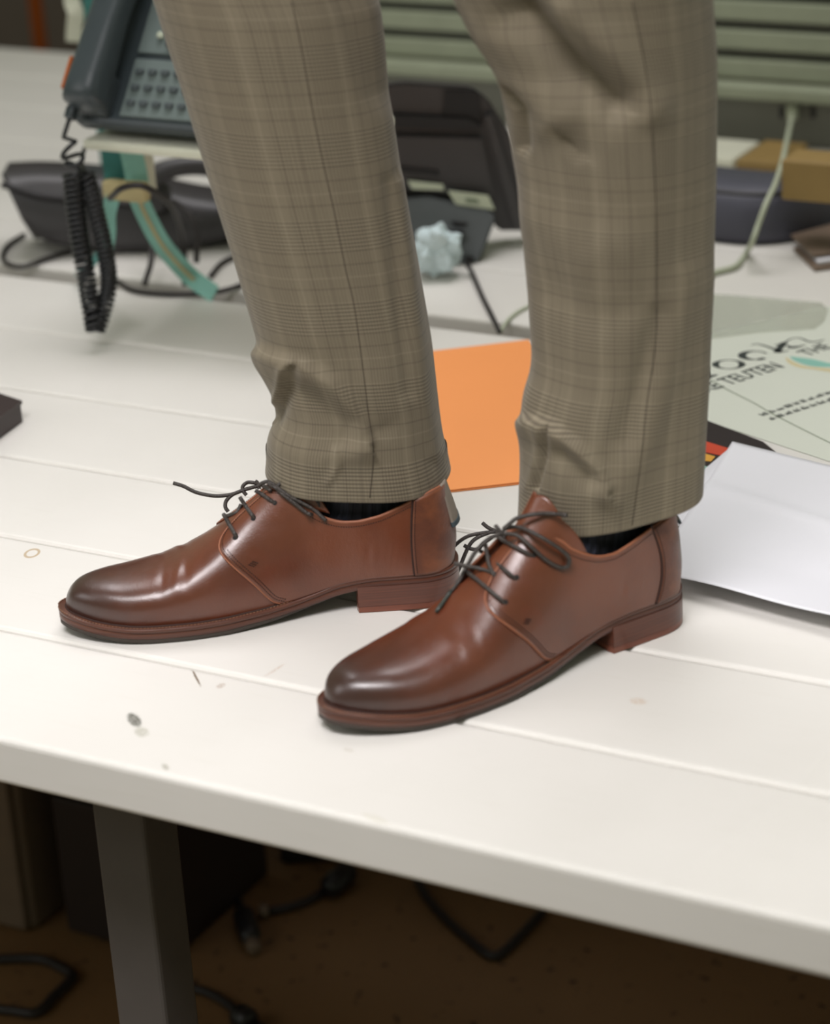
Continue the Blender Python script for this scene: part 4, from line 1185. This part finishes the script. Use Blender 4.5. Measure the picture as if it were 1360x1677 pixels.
# ---- phone 3: seen from behind, between the legs
def phone_back():
    base = P(765, 434); t = empty('desk_phone', base); tag(t, 'charcoal desk phone seen from behind between the legs, with pale stickers on its underside', 'phone'); bpy.context.view_layer.update()
    A = Vector(base)
    # body plate leaning over the foot: build in the upright plane facing the viewer, tilted forward
    def B(px, py, off): return VP(px, py, A, off)-A
    def plate(name, pts, off_top, off_bot, ytop, ybot, th, mat, parent=t, bev=0.003):
        bm = bmesh.new(); f_, b_ = [], []
        for (x, y) in pts:
            q = (y-ytop)/(ybot-ytop); off = off_top*(1-q)+off_bot*q; p = B(x, y, off); f_.append(bm.verts.new(p)); b_.append(bm.verts.new(p+FH*th-Vector((0, 0, th*0.15))))
        bm.faces.new(f_); bm.faces.new(b_[::-1]); n = len(pts)
        for i in range(n): bm.faces.new((f_[i], f_[(i+1) % n], b_[(i+1) % n], b_[i]))
        bmesh.ops.recalc_face_normals(bm, faces=bm.faces)
        bmesh.ops.bevel(bm, geom=list(bm.edges), offset=bev, segments=2, affect='EDGES')
        return bobj(name, bm, mat, parent)
    main = [(560, 150), (660, 134), (772, 142), (800, 162), (838, 222), (868, 330), (880, 378), (815, 378), (800, 345), (640, 325), (560, 320)]
    body = plate('phone_body', main, 0.05, 0.06, 130, 380, 0.03, M['grey'])
    plate('battery_recess', [(728, 148), (785, 150), (792, 200), (726, 196)], 0.046, 0.050, 130, 200, 0.006, M['greydark'], body, 0.001)
    plate('rib', [(640, 188), (770, 194), (790, 206), (786, 214), (640, 208)], 0.040, 0.046, 130, 214, 0.008, M['greydark'], body, 0.001)
    plate('cover_panel', [(640, 222), (790, 226), (812, 322), (800, 330), (640, 306)], 0.040, 0.048, 130, 380, 0.010, M['grey'], body, 0.002)
    plate('rim_band', [(792, 190), (806, 186), (864, 372), (842, 376)], 0.038, 0.050, 130, 380, 0.010, M['grey'], body, 0.002)
    plate('slot', [(640, 272), (718, 280), (720, 288), (640, 280)], 0.036, 0.045, 130, 380, 0.006, M['greydark'], body, 0.0005)
    plate('sticker', [(733, 312), (800, 320), (811, 344), (747, 335)], 0.030, 0.0325, 130, 380, 0.002, M['sticker'], body, 0.0003)
    plate('sticker', [(668, 296), (726, 302), (728, 312), (675, 310)], 0.034, 0.040, 130, 380, 0.003, M['sticker'], body, 0.0003)
    plate('sticker_print', [(762, 324), (782, 326), (786, 334), (764, 332)], 0.0290, 0.0315, 130, 380, 0.001, M['inkthin'], body, 0.0001)
    ft = plate('foot', [(640, 330), (700, 322), (806, 348), (812, 360), (788, 425), (778, 434), (740, 436), (728, 420), (700, 400), (640, 392)], 0.035, 0.0, 322, 436, 0.035, M['greymid'])
    plate('foot_hook', [(738, 362), (768, 366), (762, 372), (744, 371)], 0.010, 0.010, 322, 436, 0.006, M['greydark'], ft, 0.0005)
    plate('foot_hook', [(736, 378), (762, 378), (754, 400), (742, 402)], 0.002, 0.004, 322, 436, 0.006, M['greydark'], ft, 0.0005)
    plate('foot_socket', [(762, 420), (776, 420), (776, 430), (762, 430)], -0.002, -0.002, 322, 436, 0.006, M['greydark'], ft, 0.0005)
phone_back()
ck = [P(765, 432, .012), P(775, 450, .006), P(790, 485, .004), P(805, 515, .004), P(818, 543, .004)]; o0 = Vector(ck[0])
cb = tube('phone_cable', [p-o0 for p in ck], 0.0027, M['cable']); cb.location = o0; tag(cb, 'dark cable running from the upturned phone foot toward the gap between the desks', 'cable')
ck = [P(820, 543, .002), P(835, 522, .002), P(860, 505, .002), P(905, 490, .002), P(960, 480, .002)]; o0 = Vector(ck[0])
cb = tube('phone_cable', [p-o0 for p in ck], 0.0022, M['whitecable']); cb.location = o0; tag(cb, 'pale cable running right from the end of the dark phone cable', 'cable')
ck = [P(672, 360, .06), P(684, 372, .05), P(676, 384, .04), P(668, 392, .03)]

# ---- phone 2: low charcoal phone lying behind the cord
def phone_low():
    base = P(190, 418); t = empty('desk_phone', base); tag(t, 'charcoal desk phone lying low behind the hanging coiled cord, its handset arched at the right', 'phone'); bpy.context.view_layer.update()
    A = Vector(base)
    def B(px, py, off=0.0): return VP(px, py, A, off)-A
    top = [(2, 286), (60, 284), (130, 288), (200, 296), (270, 312), (330, 324), (400, 330)]
    bot = [(36, 360), (75, 395), (130, 404), (200, 412), (270, 414), (340, 402), (400, 385)]
    T = catmull(top, 5); Bt = catmull(bot, 5); vs, fs = [], []
    offs = [(0.0, 0.0), (0.12, -0.008), (0.5, -0.015), (0.85, -0.008), (1.0, 0.0)]
    for a, b in zip(T, Bt):
        row = []
        for q, o_ in offs: row.append(B(a[0]*(1-q)+b[0]*q, a[1]*(1-q)+b[1]*q, o_+0.02*(1-q)))
        zb = B(b[0], b[1], 0.09); zt = B(a[0], a[1], 0.02)
        row.append(Vector((row[-1].x, row[-1].y, 0))*1.0+FH*0.08+Vector((0, 0, 0.002))); row.append(row[0]+FH*0.07-Vector((0, 0, 0.004)))
        vs += row
    n = 7
    for i in range(len(T)-1):
        for j in range(n): fs.append((i*n+j, (i+1)*n+j, (i+1)*n+(j+1) % n, i*n+(j+1) % n))
    fs.append(tuple(range(n))); fs.append(tuple((len(T)-1)*n+j for j in reversed(range(n))))
    bm = bmesh.new(); bv = [bm.verts.new(v) for v in vs]
    for f in fs: bm.faces.new([bv[i] for i in f])
    body = bobj('phone_body', bm, M['grey'], t, smooth=True)
    lip = [B(x, y+2, -0.004) for x, y in ((2, 300), (60, 318), (130, 326), (200, 332), (280, 340))]
    v, f = tube_geo(catmull([list(p) for p in lip], 5), 0.004, 6); mesh('edge_bead', v, f, M['greydark'], body)
    foot = [B(x, y, -0.012) for x, y in ((50, 352), (90, 372), (150, 384), (230, 392), (320, 388))]
    # handset: an arched grip with two pads
    hs_ = [B(245, 330, -0.01), B(250, 292, -0.012), B(285, 275, -0.012), B(335, 272, -0.01), (B(385, 285, -0.005)), B(400, 315, 0.0)]
    c_ = catmull([list(p) for p in hs_], 7); L = len(c_); v, f = tube_geo(c_, [0.016-0.005*math.sin(math.pi*i/(L-1)) for i in range(L)], 12); hd = mesh('handset', v, f, M['grey'], t)
    for x, y in ((250, 322), (392, 318)):
        bm = bmesh.new(); add_box(bm, B(x, y, -0.004), (0.04, 0.03, 0.030), None, 0.008, 3); bobj('handset_pad', bm, M['grey'], hd, smooth=True)
phone_low()
for pts, lab in (
    ([(40, 384), (15, 400), (4, 418), (12, 432), (40, 436), (75, 424), (115, 412), (160, 404)], 'thin black cable looping out to the left from under the low phone'),
    ([(190, 460), (215, 474), (250, 480), (300, 482), (340, 480), (380, 472), (420, 455)], 'thin black cable lying along the desk gap below the lanyard'),
    ([(345, 452), (362, 432), (385, 420), (420, 410)], 'thin black cable curling up behind the left trouser leg'),
):
    c = [P(x, y, 0.004) for x, y in pts]; o0 = Vector(c[0]); cb = tube('thin_cable', [p-o0 for p in c], 0.0030, M['cable']); cb.location = o0; tag(cb, lab, 'cable')
for pts, lab in (
    ([(235, 340, 1.02), (245, 385, 0.99), (248, 425, 0.96), (240, 455, 0.945), (236, 468, 0.94)], 'black cord hanging left of the slanting teal band into the desk gap'),
    ([(285, 330, 1.0), (310, 350, 0.99), (322, 385, 0.98), (322, 430, 0.965)], 'black cord hanging right of the slanting teal band'),
    ([(180, 325, 0.81), (200, 308, 0.79), (230, 304, 0.79), (258, 318, 0.81), (285, 345, 0.86), (300, 400, 0.95), (303, 468, 0.95)], 'black cord looped across the front of the teal lanyard'),
):
    c = [V(x, y, Y) for x, y, Y in pts]; o0 = Vector(c[0]); cb = tube('hanging_cord', [p-o0 for p in c], 0.0034, M['cable']); cb.location = o0; tag(cb, lab, 'cord')

# ---- phone 1 on its arm, with handset, coiled cord
Y0 = 0.80
pl0 = V(133, 226, Y0)
arm = empty('shelf_stand', V(215, 250, 0.86)); tag(arm, 'off white support arm with a shelf plate carrying the slate desk phone', 'stand'); bpy.context.view_layer.update()
ao = Vector(arm.location); zpl = pl0.z
print('plate z', zpl)
PLX = 0.275
box('shelf_plate', Vector((pl0.x+PLX/2, Y0+0.09, zpl-0.007))-ao, (PLX, 0.18, 0.012), M['white'], arm, None, 0.004)
bx = V(210, 290, 0.86).x
box('bracket', Vector((bx, 0.87, zpl-0.045))-ao, (0.045, 0.022, 0.066), M['white'], arm, None, 0.004)
box('arm_bar', Vector((bx, 1.04, zpl-0.030))-ao, (0.030, 0.36, 0.022), M['white'], arm, None, 0.004)
v, f = tube_geo([Vector((bx, 1.20, zpl-0.03))-ao, Vector((bx, 1.20, 0.0005))-ao], 0.017, 20); mesh('post', v, f, M['white'], arm)

def phone_main():
    t = empty('desk_phone', (pl0.x-0.008, Y0+0.012, zpl)); tag(t, 'slate blue desk phone with its handset, standing on the off white shelf plate', 'phone')
    al = math.radians(52); Rt = Matrix.Rotation(al, 3, 'X')
    W, Hh, T = 0.235, 0.215, 0.022
    def L(x, y, z=0.0): return Rt@Vector((x, y, z))+Vector((0, 0.004, 0.004))
    bm = bmesh.new(); add_box(bm, L(W/2, Hh/2, T/2), (W, Hh, T), Rt, 0.006, 3); body = bobj('phone_body', bm, M['phone'], t)
    bm = bmesh.new(); add_box(bm, Vector((W/2, 0.075, 0.02)), (W*0.9, 0.10, 0.04), None, 0.006, 2); bobj('stand_wedge', bm, M['phone'], t)
    bm = bmesh.new(); add_box(bm, L(0.142, 0.042, T+0.001), (0.170, 0.064, 0.003), Rt, 0.001, 1); bobj('key_field', bm, M['phoneface'], body)
    bm = bmesh.new(); add_box(bm, L(0.142, 0.118, T+0.001), (0.170, 0.075, 0.003), Rt, 0.001, 1); bobj('upper_field', bm, M['phoneface'], body)
    # cradle rim sweeping round the handset
    kb = bmesh.new(); add_box(kb, (0, 0, 0), (0.0095, 0.0062, 0.004), None, 0.0012, 2); kme = bpy.data.meshes.new('key'); kb.to_mesh(kme); kb.free(); kme.materials.append(M['phonekey'])
    for r_ in range(3):
        for c_ in range(10):
            o = bpy.data.objects.new('key', kme); col.objects.link(o); o.parent = body
            o.location = L(0.068+c_*0.0158-0.0*r_, 0.024+r_*0.0175, T+0.0045); o.rotation_euler = (al, 0, 0)
    def kbox(x, y, w_, h_, mat, name='key'): 
        bm = bmesh.new(); add_box(bm, L(x, y, T+0.005), (w_, h_, 0.005), Rt, 0.0016, 2); bobj(name, bm, mat, body)
    kbox(0.104, 0.096, 0.026, 0.016, M['phonekey'], 'navigation_key'); kbox(0.082, 0.100, 0.008, 0.007, M['phonelight']); kbox(0.126, 0.100, 0.008, 0.007, M['phonelight'])
    for x in (0.084, 0.108, 0.132, 0.156): kbox(x, 0.128, 0.016, 0.011, M['phonekey'], 'soft_key')
    kbox(0.155, 0.178, 0.12, 0.055, M['black'], 'display')
    # handset: long curved grip over the left side
    cy = [(0.006, 0.030), (0.022, 0.040), (0.06, 0.043), (0.11, 0.046), (0.16, 0.043), (0.20, 0.040), (0.217, 0.030)]
    vs, fs = [], []; n = 20; cc = catmull(cy, 6)
    for i, (y, z) in enumerate(cc):
        q = i/(len(cc)-1); endf = min(1, (min(q, 1-q)/0.06))**0.5 if min(q, 1-q) < 0.06 else 1.0
        wdt = (0.026-0.004*math.sin(math.pi*q))*max(endf, 0.5); ht = (0.017+0.006*abs(math.cos(math.pi*q)))*max(endf, 0.45)
        for k in range(n):
            a = 2*math.pi*k/n; ca, sa = math.cos(a), math.sin(a); sx = math.copysign(abs(ca)**0.7, ca)*wdt; sz = math.copysign(abs(sa)**0.7, sa)*ht
            vs.append(L(0.026+sx*0.92+0.012*q, y, z+0.008+sz))
    for i in range(len(cc)-1):
        for k in range(n): fs.append((i*n+k, i*n+(k+1) % n, (i+1)*n+(k+1) % n, (i+1)*n+k))
    fs.append(tuple(range(n-1, -1, -1))); fs.append(tuple((len(cc)-1)*n+k for k in range(n)))
    hd = mesh('handset', vs, fs, M['phone'], t)
    bm = bmesh.new(); add_box(bm, L(0.026, 0.028, T+0.008), (0.042, 0.044, 0.02), Rt, 0.006, 3); bobj('mouthpiece', bm, M['phone'], hd)
    bm = bmesh.new(); add_box(bm, L(0.0020, 0.040, 0.054), (0.004, 0.036, 0.007), Rt, 0.001, 1); bobj('orange_reflection', bm, M['orangepole'], hd)  # orange reflection on the handset's left side, built as a coloured bar
    bm = bmesh.new(); add_box(bm, L(0.010, 0.002, T+0.018), (0.010, 0.014, 0.012), Rt, 0.002, 2); bobj('cord_socket', bm, M['phone'], hd)
    return t
ph = phone_main()
# coiled cord: helix along a path hanging down and back up
def coil():
    YC = 0.765
    lead = [V(116, 188, 0.79), V(112, 200, 0.785), V(104, 225, 0.775), V(101, 245, YC), V(108, 256, YC)]
    def helix(path, r0, r1, turns, n):
        pts = catmull([list(p) for p in path], 12); A = np.array(pts); ds = np.r_[0, np.cumsum(np.linalg.norm(A[1:]-A[:-1], axis=1))]; out = []
        for i in range(n):
            q = i/(n-1); c = Vector([np.interp(q*ds[-1], ds, A[:, k]) for k in range(3)]); c2 = Vector([np.interp(min(1, q+0.02)*ds[-1], ds, A[:, k]) for k in range(3)])
            t = (c2-c); t = t.normalized() if t.length > 1e-7 else Vector((0, 0, -1)); u = t.cross(FH).normalized(); v = t.cross(u); a = q*turns*2*math.pi; r = r0+(r1-r0)*q
            out.append(c+(u*math.cos(a)+v*math.sin(a))*r)
        return out
    loose = helix([V(110, 240, YC), V(122, 262, YC), V(118, 285, YC)], 0.0105, 0.008, 2.2, 60)
    down = helix([V(118, 285, YC), V(122, 330, YC), V(130, 390, YC), V(141, 450, YC), V(150, 510, 0.75), V(155, 542, 0.75)], 0.0086, 0.0080, 28, 28*14)
    up = helix([V(158, 542, 0.75), V(168, 512, 0.76), V(178, 465, YC+0.01), V(172, 410, YC+0.012), V(158, 350, YC+0.012), V(146, 300, YC+0.012), V(140, 284, YC+0.012)], 0.0074, 0.0074, 31, 31*14)
    tail = [V(140, 284, YC+0.01), V(134, 268, 0.80), V(138, 245, 0.86), V(146, 235, 0.90)]
    path = catmull([list(p) for p in lead[:3]], 4)+[list(p) for p in loose]+[list(p) for p in down]+[list(p) for p in up]+catmull([list(p) for p in tail], 5)
    o0 = Vector(path[0]); v, f = tube_geo([Vector(p)-o0 for p in path], 0.0025, 6)
    o = mesh('coiled_cord', v, f, M['coil']); o.location = o0; tag(o, 'black coiled handset cord hanging doubled from the slate phone over the desk', 'cord')
coil()
# teal lanyard: flat ribbons
def ribbon(name, pts, wd, mat, parent, org, th=0.0012, face=None):
    c = [Vector(p) for p in catmull([list(p) for p in pts], 8)]; vs, fs = [], []
    for i, p in enumerate(c):
        t = (c[min(i+1, len(c)-1)]-c[max(i-1, 0)]).normalized(); s_ = t.cross(FH); s_ = s_.normalized() if s_.length > 1e-4 else RH
        n_ = s_.cross(t)
        for a, b in ((1, 1), (-1, 1), (-1, -1), (1, -1)): vs.append(p+s_*wd/2*a+n_*th/2*b-org)
    for i in range(len(c)-1):
        for k in range(4): fs.append((i*4+k, i*4+(k+1) % 4, (i+1)*4+(k+1) % 4, (i+1)*4+k))
    fs.append((3, 2, 1, 0)); e_ = (len(c)-1)*4; fs.append((e_, e_+1, e_+2, e_+3))
    return mesh(name, vs, fs, mat, parent, smooth=False)
lo = V(210, 255, 0.85); lan = empty('lanyard', lo); tag(lan, 'teal lanyard with a sand stripe tied to the phone arm and trailing to the desk', 'lanyard'); bpy.context.view_layer.update()
Yl = 0.845
st = [V(186, 246, Yl), V(190, 280, Yl), V(194, 322, Yl)]
ribbon('strap', st, 0.026, M['tealdark'], lan, lo)
st = [V(214, 246, Yl), V(222, 280, Yl), V(228, 318, Yl)]
b1 = ribbon('strap', st, 0.024, M['teal'], lan, lo); ribbon('stripe', [p-FH*0.0012 for p in [V(203, 246, Yl), V(212, 280, Yl), V(222, 318, Yl)]], 0.005, M['sand'], lan, lo)
st = [V(186, 318, Yl-0.01), V(178, 350, Yl-0.01), V(178, 380, Yl), V(174, 405, Yl+0.01)]
ribbon('strap', st, 0.016, M['teal'], lan, lo)
st = [V(174, 400, Yl+0.01), V(152, 430, 0.90), V(128, 452, 0.935)]
ribbon('strap', st, 0.009, M['tealdark'], lan, lo)
st = [V(222, 312, Yl-0.005), V(238, 350, 0.865), V(262, 395, 0.885), V(290, 430, 0.91), V(318, 458, 0.935), V(352, 482, 0.934)]
ribbon('strap', st, 0.021, M['teal'], lan, lo); ribbon('stripe', [p-FH*0.0012 for p in st[:-1]], 0.004, M['sand'], lan, lo)
bm = bmesh.new(); add_box(bm, V(207, 312, Yl-0.006)-lo, (0.055, 0.016, 0.022), None, 0.005, 3); bobj('knot', bm, M['sand'], lan, smooth=True)

# background at the upper left
pc = P(62, 110, FLOOR); q = V(62, 40, 2.9)
op = empty('orange_post', (q.x, 2.9, FLOOR)); tag(op, 'orange upright post beyond the desks at the upper left', 'post')
v, f = tube_geo([(0, 0, 0.02), (0, 0, 1.9)], 0.014, 16); mesh('post_tube', v, f, M['orangepole'], op)
v, f = tube_geo([(0, 0, 0.0), (0, 0, 0.02)], 0.09, 24); mesh('post_foot', v, f, M['orangepole'], op, smooth=False)
q = V(128, 30, 1.30)
mo_ = empty('cloth_stand', (q.x, 1.30, 0)); bpy.context.view_layer.update()
tag(mo_, 'pale cloth strip hanging on a teal stand behind the slate phone', 'stand')
mo2 = Vector((q.x, 1.30, 0))
v, f = tube_geo([Vector((0.03, 0, 0.002)), Vector((0.03, 0, 0.62))], 0.016, 14); mesh('stand', v, f, M['tealdark'], mo_)
v, f = tube_geo([Vector((0.03, 0, 0.0005)), Vector((0.03, 0, 0.008))], 0.05, 24); mesh('stand_foot', v, f, M['tealdark'], mo_, smooth=False)
cs = [V(116, -60, 1.30), V(118, 0, 1.29), V(124, 20, 1.285), V(122, 45, 1.285), V(121, 68, 1.285)]
ribbon('cloth_strip', cs, 0.020, M['white'], mo_, mo2, 0.004)

# ------------------------------------------------------------------ under the desk
def fcable(pts, r, lab, ends=(), name='floor_cable'):
    c = [P(x, y, FLOOR+r+0.0005) for x, y in pts]; o0 = Vector(c[0]); cb = tube(name, [p-o0 for p in c], r, M['cable']); cb.location = o0; tag(cb, lab, 'cable')
    for (x0, y0, x1, y1, rr, mat, nm) in ends:
        a = P(x0, y0, FLOOR+rr+0.0005)-o0; b = P(x1, y1, FLOOR+rr+0.0005)-o0; v, f = tube_geo([a, a.lerp(b, 0.15), a.lerp(b, 0.85), b], [rr*0.6, rr, rr, rr*0.7], 10); mesh(nm, v, f, mat, cb)
fcable([(362, 1360), (365, 1400), (375, 1440), (390, 1475), (400, 1500)], 0.005, 'black cable ending in a plug pointing down, beside the desk leg', [(397, 1492, 412, 1540, 0.013, M['black'], 'plug'), (412, 1541, 418, 1556, 0.009, M['beige'], 'plug_tip')])
fcable([(440, 1492), (470, 1487), (505, 1475), (540, 1455)], 0.0055, 'short black cable with a plug at each end lying on the floor', [(535, 1458, 574, 1424, 0.015, M['black'], 'plug'), (424, 1493, 440, 1491, 0.009, M['beige'], 'plug_tip')])
fcable([(684, 1440), (700, 1470), (730, 1505), (770, 1540), (808, 1566), (840, 1545), (890, 1492)], 0.0055, 'black cable bent into a V on the floor right of the middle')
fcable([(285, 1618), (330, 1622), (370, 1642), (400, 1668), (440, 1690)], 0.0055, 'black cable snaking along the bottom edge right of the desk leg', [(388, 1660, 412, 1675, 0.014, M['black'], 'plug')])
fcable([(-30, 1572), (60, 1570), (100, 1585), (118, 1600), (90, 1630), (60, 1658), (20, 1655), (-30, 1650)], 0.006, 'black cable looping over the floor in the lower left corner')
fcable([(340, 1402), (370, 1390), (420, 1382)], 0.004, 'thin black cable crossing behind the hanging plug')
q = P(505, 1410, FLOOR); o = box('power_adapter', (0, 0, 0.02), (0.085, 0.05, 0.038), M['black'], None, Matrix.Rotation(0.5, 3, 'Z'), 0.005); o.location = q+Vector((0, 0.02, 0.0)); tag(o, 'black power adapter brick lying on the floor under the desk edge', 'power adapter')
# pedestal cabinet and pale housing at lower left
q = P(50, 1532, FLOOR); cbx = P(150, 1600, FLOOR); print('tower', q, 'cab', cbx)
ped = empty('cabinet', (q.x+0.03+0.085, cbx.y+0.10, FLOOR)); tag(ped, 'dark cabinet pedestal under the desk, left of the leg', 'cabinet')
Rz = Matrix.Rotation(0.10, 3, 'Z')
box('cabinet_body', (0, 0.075, 0.29), (0.15, 0.20, 0.578), M['cabinet'], ped, None, 0.004)
for k in range(3):
    box('drawer', (0, -0.034, 0.10+0.19*k), (0.14, 0.016, 0.18), M['cabinet'], ped, None, 0.003)
pcb = empty('computer_tower', (q.x-0.13, q.y+0.04, FLOOR)); tag(pcb, 'pale beige computer tower half out of view at the lower left', 'computer')
box('tower_case', (0, 0.15, 0.17), (0.26, 0.36, 0.338), M['beige'], pcb, None, 0.006)
box('front_cover', (0, -0.036, 0.17), (0.25, 0.012, 0.33), M['beige'], pcb, None, 0.004)
print('done')
